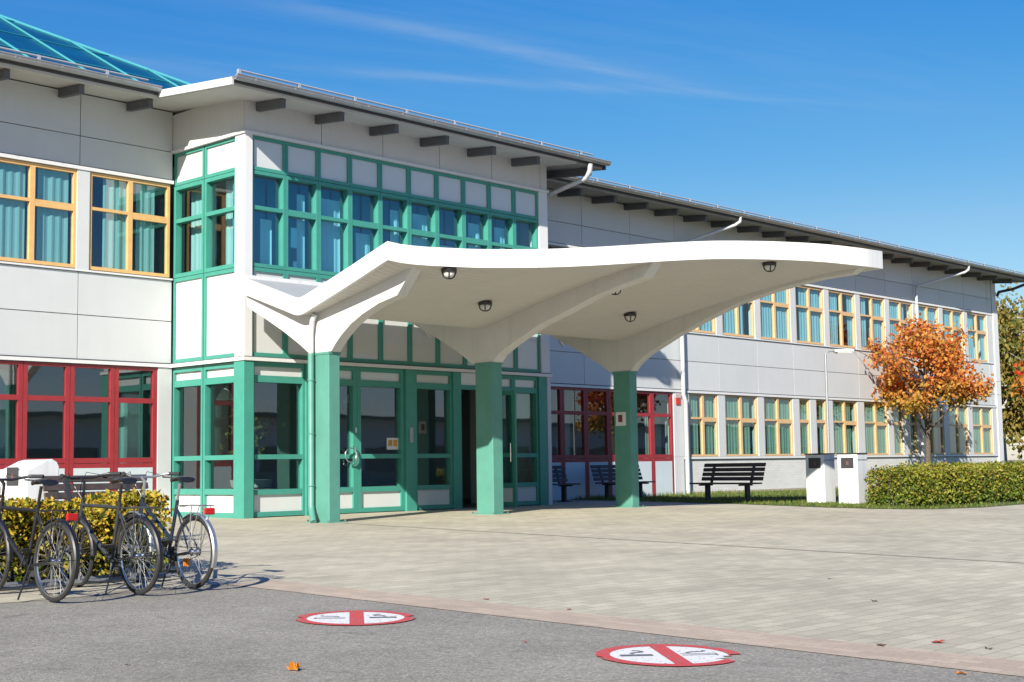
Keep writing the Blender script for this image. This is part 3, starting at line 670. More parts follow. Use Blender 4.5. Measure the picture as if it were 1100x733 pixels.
# ------------------------------------------------------------------ canopy
CN = thing('entrance_canopy', 'white wave-shaped entrance canopy with curved ribs standing on three green pillars', 'canopy', (3.4,-3,0))
def part(mb, name, m, **k):
    o = mb.build(name, m, CN, **k); o.location = (-3.4, 3, 0); return o
FX = [-1.08,-.87,-.59,-.26,.31,.82,1.38,2.14,2.93,3.62,4.44,5.54,6.55,7.33,8.1]; FT = [4.45,4.41,4.39,4.39,4.39,4.42,4.45,4.52,4.61,4.69,4.77,4.82,4.83,4.79,4.82]
YB = -.45
def yf(x): return -5.25-.4305*(x+1.06) if x < 7.33 else -8.86+.03*(x-7.33)
def xl(y): return -.58-.10*(YB-y)
def yv(x): return -2.92+.25*min(1, max(0, (.5-x)/1.4))
def _sm(x):
    return float(np.interp(x, FX, FT)*.5+np.interp(x-.35, FX, FT)*.25+np.interp(x+.35, FX, FT)*.25) if 0 < x < 6.7 else float(np.interp(x, FX, FT))
def zt(x): return _sm(x)
def zb(x): return zt(x)-(.28+.035*min(1, max(0, (x+1.2)/8)))
def soff(x, y):
    v = yv(x)
    if y > v: return 3.51+(y-v)*.70/(YB-v)
    t = min(1, (v-y)/(v-yf(x))); p = 1+.6*min(1, max(0, (x+1.2)/9))
    return 3.51+(zb(x)-3.51)*(1-(1-t)**p)
def soff_r(x, y):   # rounded valley
    return (soff(x, y-.14)+2*soff(x, y-.04)+2*soff(x, y+.04)+soff(x, y+.14))/6 if abs(y-yv(x)) < .5 else soff(x, y)
def gx(s_, y): return xl(y)+s_*(8.1-xl(y))
ss = [k/46 for k in range(42)]+[.918,.945,.972,1.0]
def yfront(s_):
    y = -7.
    for _ in range(12): y = yf(gx(s_, y))
    return y
def ygrid(s_):
    y2 = yfront(s_); v = -2.85
    ys = [YB+(-2.2-YB)*k/5 for k in range(5)]+[-2.2,-2.4,-2.55,-2.67,-2.78,-2.86,-2.94,-3.04,-3.2,-3.4]
    return ys+[-3.4+(y2+3.4)*k/12 for k in range(1, 13)]
NY = len(ygrid(0))
def surf(lift_fn):
    v = []
    for s_ in ss:
        for y in ygrid(s_): x = gx(s_, y); v.append((x, y, lift_fn(x, y)))
    f = [(i*NY+j, (i+1)*NY+j, (i+1)*NY+j+1, i*NY+j+1) for i in range(len(ss)-1) for j in range(NY-1)]
    return v, f
def thick(x): return zt(x)-zb(x)
v, f = surf(lambda x, y: soff_r(x, y)); sof = MB().add(v, f); so_ = part(sof, 'soffit', None, smooth=True)
v, f = surf(lambda x, y: soff_r(x, y)+thick(x)*.8); top = MB().add(v, f); part(top, 'canopy_roof', mat('canopy_roof_sheet', (.42,.43,.45), .5, var=.05), smooth=True)
# fascia: closed band all around, 5 cm thick
rim = [(gx(q, yfront(q)), yfront(q)) for q in ss] + [(8.1, y) for y in ygrid(1.0)[::-1][1:]] + [(gx(q, YB), YB) for q in ss[::-1][1:]] + [(gx(0, y), y) for y in ygrid(0)[1:-1]]
fa = MB(); n = len(rim); cx, cy_ = 3.4, -4.6
vs = []
for i, (x, y) in enumerate(rim):
    px_, py_ = rim[i-1]; nx_, ny_ = rim[(i+1) % n]
    tx, ty = nx_-px_, ny_-py_; l = math.hypot(tx, ty); ox, oy = ty/l, -tx/l      # outward (counter-clockwise rim)
    zl = soff_r(x, y)-.015; zh = zl+thick(x)+.015
    for (o_, z_) in ((.02, zl), (.02, zh), (-.04, zh), (-.04, zl)): vs.append((x+ox*o_, y+oy*o_, z_))
fs = [(i*4+a, ((i+1) % n)*4+a, ((i+1) % n)*4+(a+1) % 4, i*4+(a+1) % 4) for i in range(n) for a in range(4)]
fa.add(vs, fs); part(fa, 'fascia', M['canopy'], smooth=True)
for jx in (-.26, 1.32, 2.81, 4.26, 5.6, 6.26):
    jm = MB(); ya = yf(jx); dv = Vector((1, -.4305, 0)).normalized(); nv = Vector((-.4305, -1, 0)).normalized(); zl = soff_r(jx, ya)-.01; zh = zl+thick(jx)-.02
    jm.obox((jx+nv.x*.0205, ya+nv.y*.0205, (zl+zh)/2), dv, nv, (0,0,1), .004, .002, (zh-zl)/2); part(jm, 'fascia_joint', M['grey_metal'])
# soffit material: painted boards running along the building
def soffit_mat():
    m = mat('soffit_boards', (.67,.65,.62), .65, var=.03, scale=1.2, dirt=.08); nt = m.node_tree; N = nt.nodes; L = nt.links
    b = N['Principled BSDF']; tc = N.new('ShaderNodeTexCoord'); wv = N.new('ShaderNodeTexWave'); wv.bands_direction = 'Y'; wv.inputs['Scale'].default_value = 2.6; wv.inputs['Distortion'].default_value = 0
    wv.wave_profile = 'SAW'; L.new(tc.outputs['Object'], wv.inputs['Vector'])
    rp = N.new('ShaderNodeValToRGB'); rp.color_ramp.elements[0].position = 0; rp.color_ramp.elements[0].color = (0,0,0,1); rp.color_ramp.elements[1].position = .10; L.new(wv.outputs['Fac'], rp.inputs['Fac'])
    bp = N.new('ShaderNodeBump'); bp.inputs['Strength'].default_value = .8; bp.inputs['Distance'].default_value = .015; L.new(rp.outputs['Color'], bp.inputs['Height']); L.new(bp.outputs[0], b.inputs['Normal']); return m
so_.data.materials.append(soffit_mat())
# pillars and ribs
PX = (-.58, 3.37, 7.55); PW = (.24, .27, .24)
tips = ((-4.90,3.66,-5.34,4.2), (-6.86,4.11,-7.14,4.5), (-8.50,4.38,-8.80,4.6))
curves = [[(-3.5,3.12),(-3.75,3.29),(-4.05,3.43),(-4.45,3.57)], [(-3.72,3.19),(-4.45,3.49),(-5.13,3.69),(-5.79,3.90),(-6.4,4.03)], [(-3.65,3.19),(-4.40,3.52),(-5.1,3.78),(-5.97,4.06),(-7.06,4.28),(-7.9,4.36)]]
for i in range(3):
    x0, x1 = PX[i], PX[i]+PW[i]
    c = MB(); gz = -.02
    c.box(x0, x1, -3.2, -2.75, gz, 2.85); p_ = part(c, 'pillar', M['pillar'], bevel=.012)
    c = MB(); c.box(x0-.09, x1+.09, -3.29, -2.66, gz-.03, .018); c.build('base_plate', M['pillar'], p_, bevel=.004)
    c = MB()
    for bx in (x0-.055, x1+.055):
        for by in (-3.25,-2.70): c.cyl((bx,by,.015),(bx,by,.05), .016, 6)
    c.build('anchor_bolt', M['chrome'], p_)
    c = MB(); c.box(x0-.012, x1+.012, -3.212, -2.738, 2.835, 2.87); c.build('pillar_cap', M['pillar'], p_)
    low_ = [(-.85,3.84),(-1.46,3.55),(-1.91,3.32),(-2.35,3.07),(-2.66,2.872),(-3.24,2.872),(-3.36,3.0)]+curves[i]+[(tips[i][0], tips[i][1])]
    def dens(pts, n=3):
        out = []
        for a in range(len(pts)-1):
            for k in range(n): t = k/n; out.append((pts[a][0]+(pts[a+1][0]-pts[a][0])*t, pts[a][1]+(pts[a+1][1]-pts[a][1])*t))
        return out+[pts[-1]]
    lowd = dens(low_); xm = (x0+x1)/2
    if i == 0: lowd = [(-.86, 3.86)]+[p for p in lowd if p[0] < -.95]
    else: lowd = [(-.86, 3.86)]+[p for p in lowd if p[0] < -.95]
    ytip = tips[i][2]; ytip = max(ytip, yf(xm)+.06)
    upper = [(ytip, soff_r(xm, ytip)+.06)]
    yy = ytip+.2
    while yy < -.95: upper.append((yy, soff_r(xm, yy)+.06)); yy += .2
    upper.append((-.86, soff_r(xm,-.86)+.06))
    r_ = MB(); r_.prism(lowd+upper, 0, x0+.01, x1-.01); part(r_, 'rib', M['rib'], bevel=.012)
# rainwater pipe at the first pillar: white on the rib, green below
r_ = MB(); r_.tube([(-.66,-2.93,3.52),(-.66,-2.86,3.42),(-.66,-2.82,3.2),(-.66,-2.82,2.862)], .045, 10); part(r_, 'rain_pipe', M['pipe'], smooth=True)
r_ = MB(); r_.tube([(-.66,-2.82,2.86),(-.66,-2.82,.30),(-.68,-2.86,.20),(-.78,-3.02,.06),(-.80,-3.06,.02)], .055, 10)
for z_ in (.62,1.5,2.4): r_.torus((-.66,-2.82,z_), .058, .010, (0,0,1), 16, 6)
part(r_, 'rain_pipe', M['pillar'], smooth=True)
# two thin stay rods seen behind the ribs
for a, b_ in (((4.1,-.5,3.9),(4.76,-.02,3.67)),((8.3,-.5,3.9),(9.05,-.02,3.72))):
    r_ = MB(); r_.tube([a, b_], .035, 6); part(r_, 'stay_rod', M['white'])

# lamps on the soffit
def lamp(x, y, label):
    z = soff_r(x, y)
    t = thing('canopy_lamp', label, 'lamp', (x, y, z-.02), 0, 'black bulkhead lamps under the canopy'); t.scale = (.86, .86, .86)
    o = MB().lathe([(.13,.03),(.15,.01),(.15,-.03),(.135,-.05)], n=20).build('lamp_base', M['black'], t, smooth=True)
    c = MB()
    for k in range(4):
        a = PI/4+k*PI/2; c.tube([(.135*math.cos(a),.135*math.sin(a),-.04),(.10*math.cos(a),.10*math.sin(a),-.13),(.05*math.cos(a),.05*math.sin(a),-.165),(0,0,-.17)], .012, 6)
    c.build('guard', M['black'], t, smooth=True)
    MB().lathe([(.105,-.05),(.105,-.09),(.085,-.125),(.04,-.15),(.005,-.153)], n=18).build('diffuser', M['lampglass'], t, smooth=True)
M['lampglass'] = mat('lamp_opal', (.70,.69,.64), .25)
lamp(-.02, -5.55, 'black bulkhead lamp close behind the front edge near the canopy\'s left end')
lamp(2.08, -4.30, 'black bulkhead lamp low on the soffit just left of the middle rib')
lamp(4.15, -5.60, 'black bulkhead lamp mostly hidden behind the middle rib')
lamp(6.08, -4.41, 'black bulkhead lamp low on the soffit in front of the right rib')
lamp(5.79, -7.85, 'black bulkhead lamp near the far right tip of the canopy')

# notices
t = thing('pillar_notice', 'small white notice with a dark red picture on the right canopy pillar', 'notice', (7.545,-2.93,1.87))
MB().box(-.008, .0, -.15, .12, -.15, .14).build('notice_sheet', M['white'], t)
o = MB().box(-.014,-.010, -.06,.05,-.07,.08).build('notice_picture', mat('notice_red', (.22,.04,.03), .5, var=.6, scale=18), t)
t = thing('wall_sign', 'small red and white sign high on the white pier beside the downpipe', 'sign', (16.86,YF-.05,2.74))
MB().box(-.13,.13,-.012,.018,.05,.16).build('upper_plate', mat('sign_grey', (.55,.40,.40), .5, var=.35, scale=25), t)
MB().box(-.10,.10,-.012,.018,-.14,.04).build('lower_plate', mat('sign_red', (.55,.04,.03), .4), t)
t = thing('door_sticker', 'white and yellow sticker on the glass of the right leaf of the entrance door', 'sticker', (3.80,.115,1.40))
MB().box(-.16,.16,-.006,.0,-.12,.12).build('sticker_sheet', M['white'], t)
o = MB().box(-.12,-.01,-.010,-.007,-.05,.08).box(.02,.12,-.010,-.007,-.05,.08).build('sticker_picture', mat('sticker_yellow', (.62,.33,.03), .5, var=.5, scale=14), t)

# ------------------------------------------------------------------ benches
def bench(loc, rz, length, label):
    t = thing('park_bench', label, 'bench', loc, rz, 'dark slatted benches by the building')
    h = length/2
    s = MB()
    for k, y in enumerate((-.28,-.17,-.06,.05)): s.box(-h, h, y, y+.09, .42, .455)
    s.build('seat', M['darkwood'], t, bevel=.006)
    b = MB(); 
    for k in range(4):
        z = .50+.105*k; y = .17+.035*k
        b.obox((0, y, z+.04), (1,0,0), (0,.95,-.30), (0,.30,.95), h, .016, .043)
    b.build('backrest', M['darkwood'], t, bevel=.006)
    for sx in (-1, 1):
        x = sx*(h-.32)
        l = MB(); l.box(x-.035, x+.035, -.06, .06, .0, .385); l.box(x-.035, x+.035, -.27, .15, .385, .418); l.obox((x,.20,.64),(1,0,0),(0,.95,-.30),(0,.30,.95),.03,.018,.24)
        l.box(x-.05, x+.05, -.2, .18, .0, .02)
        l.build('leg', M['benchmetal'], t)
    return t
bench((9.95,1.35,0), 0, 1.9, 'dark slatted bench half hidden by the corner of the green bay')
bench((12.95,1.35,0), 0, 2.0, 'dark slatted bench behind the right canopy pillar, in front of the red windows')
bench((11.15,-3.12,G(-3.1)), math.radians(-96), 1.82, 'dark slatted bench on the lawn edge in front of the white brick base')
bench((-5.95,-5.3,G(-5.3)), 0, 1.5, 'dark slatted bench behind the yellow hedge')

# ------------------------------------------------------------------ waste bins
def waste_bin(loc, rz, sx, sy, h, label, rounded=False):
    t = thing('waste_bin', label, 'waste bin', loc, rz, 'white waste bins')
    b = MB()
    if rounded:
        pr = [(-sx/2, 0),(sx/2, 0),(sx/2, h-.10),(sx/2-.03,h-.04),(sx/2-.10, h),(-sx/2+.25, h-.02),(-sx/2, h-.14)]
        b.prism(pr, 1, -sy/2, sy/2)
    else: b.box(-sx/2, sx/2, -sy/2, sy/2, .03, h-.03)
    b.build('body', M['bin'], t, bevel=.012)
    if not rounded: MB().box(-sx/2-.015, sx/2+.015, -sy/2-.015, sy/2+.015, h-.027, h).build('lid', M['rubber'], t, bevel=.008)
    MB().box(-sx/2+.02, sx/2-.02, -sy/2+.02, sy/2-.02, .0, .03 if not rounded else -.02).build('foot', M['rubber'], t)
    ms_ = MB(); ms_.box(-sx/2+.0, sx/2, -sy/2-.004, -sy/2-.001, h-.16, h-.145); ms_.build('side_seam', M['joint'], t) if not rounded else None
    d = MB(); d.box(-sx/2-.006, -sx/2-.003, -sy/2+.04, sy/2-.04, .12, h-.42)
    d.build('door', M['bin'], t)
    f = MB(); y0, y1 = -.15, .15
    f.box(-sx/2-.012, -sx/2-.004, y0, y1, h-.33, h-.10); fo = f.build('opening_flap', mat('flap', (.05,.05,.055), .35), t)
    MB().box(-sx/2-.016, -sx/2-.013, -.035, .02, h-.26, h-.18).build('flap_mark', mat('flap_mark', (.18,.08,.07), .5), fo)
    return t
waste_bin((11.93,-5.095,G(-5.1)-.01), 0, .46, .47, 1.13, 'white waste bin half in shade, next to the bench on the lawn')
waste_bin((11.93,-5.90,G(-5.9)-.01), math.radians(2), .46, .48, 1.14, 'white waste bin in full sun, beside the end of the green hedge')
waste_bin((-6.67,-4.64,G(-4.6)), math.radians(0), .44, .72, 1.10, 'white waste bin with a rounded top behind the yellow hedge, at the left edge', True)

# ------------------------------------------------------------------ street lamp
t = thing('street_lamp', 'thin grey pole lamp with a flat white head standing behind the waste bins', 'street lamp', (17.6,-2.0,0))
MB().tube([(0,0,-.02),(0,0,.9)], .055, 12).tube([(0,0,.9),(0,0,3.82)], .035, 12).build('pole', M['grey_metal'], t, smooth=True)
MB().tube([(0,0,3.80),(.05,-.03,3.87),(.25,-.14,3.90)], .022, 8).build('arm', M['grey_metal'], t, smooth=True)
hd_ = MB(); hd_.obox((.50,-.27,3.90),(.87,-.48,.03),(.48,.87,0),(0,0,1),.29,.09,.045); hd_.build('lamp_head', M['white'], t, bevel=.03)
hd_ = MB(); hd_.obox((.50,-.27,3.843),(.87,-.48,.03),(.48,.87,0),(0,0,1),.22,.065,.012); hd_.build('diffuser', M['lampglass'], t)

# ------------------------------------------------------------------ foliage
def leaves(points, size, up=.3, aspect=.55):
    """one folded leaf of four corners per point"""
    mb = MB()
    for p in points:
        d = Vector((random.gauss(0,1), random.gauss(0,1), random.gauss(0,1)-up)).normalized()
        s_ = d.cross(Vector((random.gauss(0,1), random.gauss(0,1), random.gauss(0,1)))).normalized()
        l = size*random.uniform(.6, 1.3); w_ = l*aspect; p = Vector(p); nrm = d.cross(s_)
        mb.add([p, p+d*l*.5+s_*w_*.5+nrm*l*.08, p+d*l, p+d*l*.5-s_*w_*.5+nrm*l*.08], [(0,1,2),(0,2,3)])
    return mb
def hedge(a, b, width, height, label, cols, n, size, z0):
    a = Vector((*a, 0)); b = Vector((*b, 0)); d = (b-a); ln = d.length; d.normalize(); q = Vector((-d.y, d.x, 0))
    t = thing('hedge', label, 'hedge', (a.x, a.y, z0)); pts = []
    hn = [random.uniform(0, 6) for _ in range(6)]
    def bump(u, k): return .05*math.sin(u*3.1+hn[k])+.035*math.sin(u*7.3+hn[k+1])+.02*math.sin(u*15+hn[k+2])
    while len(pts) < n:
        u = random.uniform(-.05, ln+.05); r = random.random()
        hh = height+bump(u, 0); ww = width/2+.6*bump(u, 2)
        e = abs(random.gauss(0, .06))
        if r < .42: z = random.uniform(.05, hh) ; s_ = ww-e if random.random() < .8 else -ww+e
        elif r < .85: z = hh-e*1.1; s_ = random.uniform(-ww, ww)
        elif r < .93: u = random.choice((e-.03, e-.03, ln-e)); z = random.uniform(.05, hh); s_ = random.uniform(-ww, ww)
        else: z = random.uniform(.1, hh)+ (random.random()<.15)*random.uniform(0,.1); s_ = random.uniform(-ww, ww)
        # rounded shoulders
        if z > hh-.12: s_ *= 1-.5*((z-hh+.12)/.12)*.25
        if z < .12 and random.random() < .5: continue
        p = a+d*u-q*s_; pts.append((p.x-a.x, p.y-a.y, z))
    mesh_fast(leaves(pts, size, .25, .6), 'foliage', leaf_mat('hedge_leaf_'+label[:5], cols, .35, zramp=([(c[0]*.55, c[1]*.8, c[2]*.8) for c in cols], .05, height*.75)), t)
    st = MB(); k = 0
    while k < ln:
        p = d*k; 
        for j in range(3):
            o = q*random.uniform(-.25,.25)
            base_ = p+o; st.tube([(base_.x, base_.y, -.05), (base_.x+random.gauss(0,.05), base_.y+random.gauss(0,.05), .35), (base_.x+random.gauss(0,.12), base_.y+random.gauss(0,.1), height*.9)], [.014,.01,.004], 5)
        k += .16
    st.build('stems', M['bark'], t)
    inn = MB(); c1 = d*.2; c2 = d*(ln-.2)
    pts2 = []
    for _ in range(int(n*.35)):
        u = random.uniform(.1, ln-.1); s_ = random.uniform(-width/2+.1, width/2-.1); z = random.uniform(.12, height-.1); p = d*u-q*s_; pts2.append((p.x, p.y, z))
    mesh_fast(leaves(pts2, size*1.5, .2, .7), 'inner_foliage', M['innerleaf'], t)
    return t
M['bark'] = mat('bark', (.11,.085,.065), .9, var=.35, scale=14, bump=.5, bscale=50)
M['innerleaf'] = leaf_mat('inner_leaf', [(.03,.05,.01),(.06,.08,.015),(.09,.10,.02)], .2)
hedge((-10.9,-8.95), (-7.75,-8.95), 1.0, .74, 'yellow and green autumn hedge behind the bicycles', [(.06,.09,.012),(.16,.18,.018),(.34,.29,.02),(.52,.40,.03),(.64,.43,.035),(.46,.24,.03)], 15000, .06, G(-9.0))
hedge((11.3,-7.25), (24.5,-7.35), 1.35, .82, 'clipped green hedge with orange tips beside the waste bins on the right', [(.055,.085,.012),(.13,.17,.018),(.22,.25,.025),(.32,.33,.035),(.38,.35,.05),(.38,.20,.04)], 40000, .07, G(-7.3))

def tree(name, loc, label, crown_c, crown_r, trunk_h, trunk_r, nl, size, lm_, group=None, seed=1, branches=26, shape=1.0, droop=0):
    rnd = random.Random(seed); t = thing(name, label, 'tree', loc, 0, group)
    tb = MB(); cc = Vector(crown_c); cr = Vector(crown_r)
    tb.tube([(0,0,-.1),(.02,.01,trunk_h*.5),(.0,-.02,trunk_h),(.03,.0,cc.z),(.0,.02,cc.z+cr.z*.6)], [trunk_r*1.25, trunk_r, trunk_r*.85, trunk_r*.5, trunk_r*.15], 10)
    tips = []
    for k in range(branches):
        a = k*2.39996+rnd.uniform(-.3,.3); h = trunk_h*.92+(cc.z+cr.z*.4-trunk_h)*((k+.5)/branches)
        # target on the crown surface
        e = rnd.uniform(-.45,1.0)*PI/2*.95; rr = rnd.uniform(.55,1.02)
        tgt = cc+Vector((cr.x*math.cos(e)*math.cos(a)*rr, cr.y*math.cos(e)*math.sin(a)*rr, cr.z*math.sin(e)*rr))
        st_ = Vector((0,0,min(h, tgt.z+.1))); mid = st_.lerp(tgt, .5)+Vector((rnd.gauss(0,.08),rnd.gauss(0,.08),.12))
        tb.tube([st_, mid, tgt], [trunk_r*.38, trunk_r*.22, trunk_r*.06], 6)
        tips.append((tgt, mid))
        for j in range(3):
            t2 = tgt+Vector((rnd.gauss(0,cr.x*.25), rnd.gauss(0,cr.y*.25), rnd.gauss(0,cr.z*.2))); tb.tube([mid.lerp(tgt,.5), t2], [trunk_r*.14, trunk_r*.04], 4); tips.append((t2, mid))
    tb.build('trunk', M['bark'] if not droop else M['birchbark'], t, smooth=True)
    pts = []
    for q in range(nl):
        tp, md = rnd.choice(tips); s_ = rnd.betavariate(3,1.3); c = md.lerp(tp, s_)
        g_ = Vector((rnd.gauss(0,cr.x*.11), rnd.gauss(0,cr.y*.11), rnd.gauss(0,cr.z*.075)))
        p = c+g_
        if droop and rnd.random() < .7: p.z -= rnd.uniform(0, droop)*rnd.random()
        r_ = Vector(((p.x-cc.x)/cr.x,(p.y-cc.y)/cr.y,(p.z-cc.z)/cr.z))
        if r_.length > 1.16 and not droop: continue
        pts.append(p)
    mesh_fast(leaves(pts, size, .5 if not droop else 1.2, .7), 'crown', lm_, t)
    return t
M['birchbark'] = mat('birch_bark', (.45,.43,.40), .8, var=.4, scale=6)
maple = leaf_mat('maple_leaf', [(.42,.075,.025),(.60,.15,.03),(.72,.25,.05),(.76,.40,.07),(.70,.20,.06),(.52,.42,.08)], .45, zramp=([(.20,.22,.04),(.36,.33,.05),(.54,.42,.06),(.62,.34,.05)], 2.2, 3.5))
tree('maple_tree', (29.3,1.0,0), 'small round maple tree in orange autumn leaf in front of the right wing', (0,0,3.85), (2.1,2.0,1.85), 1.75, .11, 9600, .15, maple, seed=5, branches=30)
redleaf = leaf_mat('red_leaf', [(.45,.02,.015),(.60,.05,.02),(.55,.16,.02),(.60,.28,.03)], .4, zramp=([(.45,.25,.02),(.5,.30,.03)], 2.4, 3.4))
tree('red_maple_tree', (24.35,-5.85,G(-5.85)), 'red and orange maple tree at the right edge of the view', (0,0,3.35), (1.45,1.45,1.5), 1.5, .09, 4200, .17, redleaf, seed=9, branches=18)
birch = leaf_mat('birch_leaf', [(.10,.12,.02),(.17,.17,.03),(.26,.22,.04),(.34,.25,.05),(.22,.14,.04)], .35)
bz = [((51.5,8.5,0),(0,0,5.2),(2.1,2.1,4.0),2.0,.2,9000,3,'tall weeping birch with olive leaves just beyond the right end of the building'),
      ((58,11,0),(0,0,5.6),(3.2,3.2,4.2),2.0,.25,9000,4,'broad yellowing birch farther behind the weeping birch'),
      ((50,2,0),(0,0,2.6),(2.4,2.4,2.3),.6,.12,6000,6,'low bushy tree with olive brown leaves under the birches')]
for loc, cc, cr, th, trr, nl, sd_, lb in bz:
    tree('birch_tree', loc, lb, cc, cr, th, trr, nl, .26, birch, 'trees beyond the building end', sd_, 26, droop=1.6 if sd_ != 6 else .3)

# ------------------------------------------------------------------ bicycles
def wheel(parent, cx, R=.325, tyre_r=.019, tyrem=None, rimm=None):
    w_ = MB().cyl((cx,-.05,R),(cx,.05,R),.022,10).cyl((cx,-.03,R),(cx,-.026,R),.035,12).cyl((cx,.026,R),(cx,.03,R),.035,12).build('wheel', M['chrome'], parent, smooth=True)
    MB().torus((cx,0,R), R-tyre_r, tyre_r, (0,1,0), 56, 8).build('tyre', tyrem or M['rubber'], w_, smooth=True)
    MB().torus((cx,0,R), R-tyre_r*2-.004, .010, (0,1,0), 56, 6).build('rim', rimm or M['chrome'], w_, smooth=True)
    s = MB()
    for k in range(32):
        a = 2*PI*k/32; side = .026 if k % 2 else -.026; a2 = a+(.35 if k % 4 < 2 else -.35)
        s.tube([(cx+.033*math.cos(a2), side, R+.033*math.sin(a2)), (cx+(R-.045)*math.cos(a), 0, R+(R-.045)*math.sin(a))], .0016, 4, False)
    s.build('spokes', M['spoke'], w_)
    return w_
def bicycle(loc, rz, label, frame_m, accent, step, fender_m, rack_m, post_m, refl=True, lean=.04, orange=False, steer=.0, cat='bicycle'):
    t = thing('bicycle', label, cat, loc, rz, 'bicycles parked in front of the hedge'); t.rotation_euler = (lean, 0, rz)
    R = .325; WB = 1.06
    wheel(t, 0, R); wheel(t, WB, R)
    bb = (.44,0,.27); st_top = (.30,0,.78); hd_b = (WB-.10,0,.62); hd_t = (WB-.15,0,.80)
    f = MB()
    f.tube([bb, st_top], .016, 10); f.tube([bb, hd_b], .021, 10)
    if step: f.tube([(.40,0,.43), (hd_t[0]+.01,0,hd_t[2]-.05)], .017, 10)
    else: f.tube([(st_top[0]+.01,0,st_top[2]-.05), (hd_t[0]+.01,0,hd_t[2]-.05)], .016, 10)
    f.tube([hd_b, hd_t], .020, 10)
    for s in (-1, 1):
        f.tube([bb, (0,s*.05,R)], .010, 8); f.tube([(st_top[0]+.015,0,st_top[2]-.07), (0,s*.055,R)], .008, 8)
    f.build('frame', frame_m, t, smooth=True)
    fk = MB()
    for s in (-1, 1): fk.tube([(WB-.10,s*.03,.62),(WB-.075,s*.05,.55),(WB,s*.052,R)], .012, 8)
    fk.box(WB-.13,WB-.07,-.045,.045,.60,.635); fk.build('fork', frame_m, t, smooth=True)
    if accent:
        a = MB(); d = Vector(hd_b)-Vector(bb); 
        a.tube([Vector(bb)+d*.25, Vector(bb)+d*.8], .0225, 10, False); a.build('frame_decal', accent, t, smooth=True)
    # saddle
    MB().tube([(st_top[0]+.01,0,st_top[2]-.02),(st_top[0]-.03,0,.93)], .0135, 8).build('seat_post', post_m, t, smooth=True)
    sx = st_top[0]-.03; sv = MB()
    prof = [(-.13,.075,.0),(-.12,.085,.012),(-.05,.075,.02),(.03,.035,.014),(.11,.02,.012),(.15,.012,.004)]
    vs = []; n = 8
    for (dx, hw, dz) in prof:
        for k in range(n):
            a = 2*PI*k/n; vs.append((sx+dx, hw*math.cos(a), .955+dz+.022*math.sin(a)))
    fs = [(i*n+k, i*n+(k+1) % n, (i+1)*n+(k+1) % n, (i+1)*n+k) for i in range(len(prof)-1) for k in range(n)]+[tuple(range(n)), tuple(range((len(prof)-1)*n, len(prof)*n))]
    sv.add(vs, fs); sv.build('saddle', M['black'], t, smooth=True)
    # handlebar
    hx = hd_t[0]-.02
    hb = MB(); hb.tube([hd_t,(hx,0,.96)], .013, 8); hb.tube([(hx,0,.95),(hx+.06,0,.99)], .014, 8)
    hb.tube([(hx-.12,-.29,1.02),(hx-.02,-.22,1.02),(hx+.05,-.10,.99),(hx+.06,0,.99),(hx+.05,.10,.99),(hx-.02,.22,1.02),(hx-.12,.29,1.02)], .0115, 8)
    ho = hb.build('handlebar', post_m, t, smooth=True)
    for s in (-1, 1):
        MB().tube([(hx-.015,s*.225,1.02),(hx-.125,s*.293,1.02)], .017, 8).build('grip', M['rubber'], ho, smooth=True)
    bl_ = MB()
    for s in (-1, 1): bl_.tube([(hx-.0,s*.19,1.015),(hx+.04,s*.21,.99),(hx-.05,s*.27,.985)], .007, 6)
    bl_.build('brake_lever', M['black'], ho)
    cb = MB()
    for s in (-1, 1): cb.tube([(hx,s*.18,1.01),(hx+.12,s*.09,1.04),(hx+.12,s*.03,.92),(hx+.06,0,.82),(hx+.02,0,.70)], .0035, 5)
    cb.build('cable', M['black'], ho)
    # fenders
    def fender(cx, a0, a1, name):
        vs = []; k = 18; r = R+.022
        for i in range(k+1):
            a = a0+(a1-a0)*i/k
            for (dy, dr) in ((-.026,-.012),(-.016,0),(.016,0),(.026,-.012)): vs.append((cx+(r+dr)*math.cos(a), dy, R+(r+dr)*math.sin(a)))
        fs = [(i*4+j, (i+1)*4+j, (i+1)*4+j+1, i*4+j+1) for i in range(k) for j in range(3)]
        mb = MB().add(vs, fs)
        am = a0 if cx < .5 else a1
        for s in (-1, 1):
            e = .55*PI if cx < .5 else .9*PI
            a_ = PI*.98 if cx < .5 else PI*.97
            mb.tube([(cx, s*.05, R),(cx+r*math.cos(a_)*(1 if cx < .5 else 1), s*.02, R+r*math.sin(a_))], .003, 4)
        mb.build(name, fender_m, t, smooth=True)
    if fender_m:
        fender(0, PI*.30, PI*1.12, 'mudguard'); fender(WB, PI*.15, PI*1.02, 'mudguard')
    # rack
    if rack_m:
        rk = MB()
        for y in (-.06,0,.06): rk.tube([(.26,y*.5,.72),(.18,y,.735),(-.20,y,.735)], .006, 6)
        rk.tube([(-.20,-.06,.735),(-.20,.06,.735)], .006, 6); rk.tube([(-.02,-.06,.735),(-.02,.06,.735)], .006, 6)
        for s in (-1, 1): rk.tube([(-.0,s*.06,R+.01),(-.03,s*.06,.735)], .006, 6); rk.tube([(.0,s*.06,R+.01),(-.16,s*.06,.735)], .005, 6)
        rk.build('luggage_rack', rack_m, t, smooth=True)
    if refl:
        MB().box(-.245,-.215,-.05,.05,.655,.715).build('rear_light', M['redlens'], t, bevel=.01)
    # drive
    cr = MB(); cr.cyl((.44,-.055,.27),(.44,-.049,.27),.088,24); cr.cyl((0,-.05,R),(0,-.044,R),.034,16)
    ca = PI*.30
    for s, sg in ((-1,1),(1,-1)):
        ex, ez = .44+sg*.17*math.cos(ca), .27-sg*.17*math.sin(ca)
        cr.tube([(.44,s*.06,.27),(ex,s*.07,ez)], .010, 6)
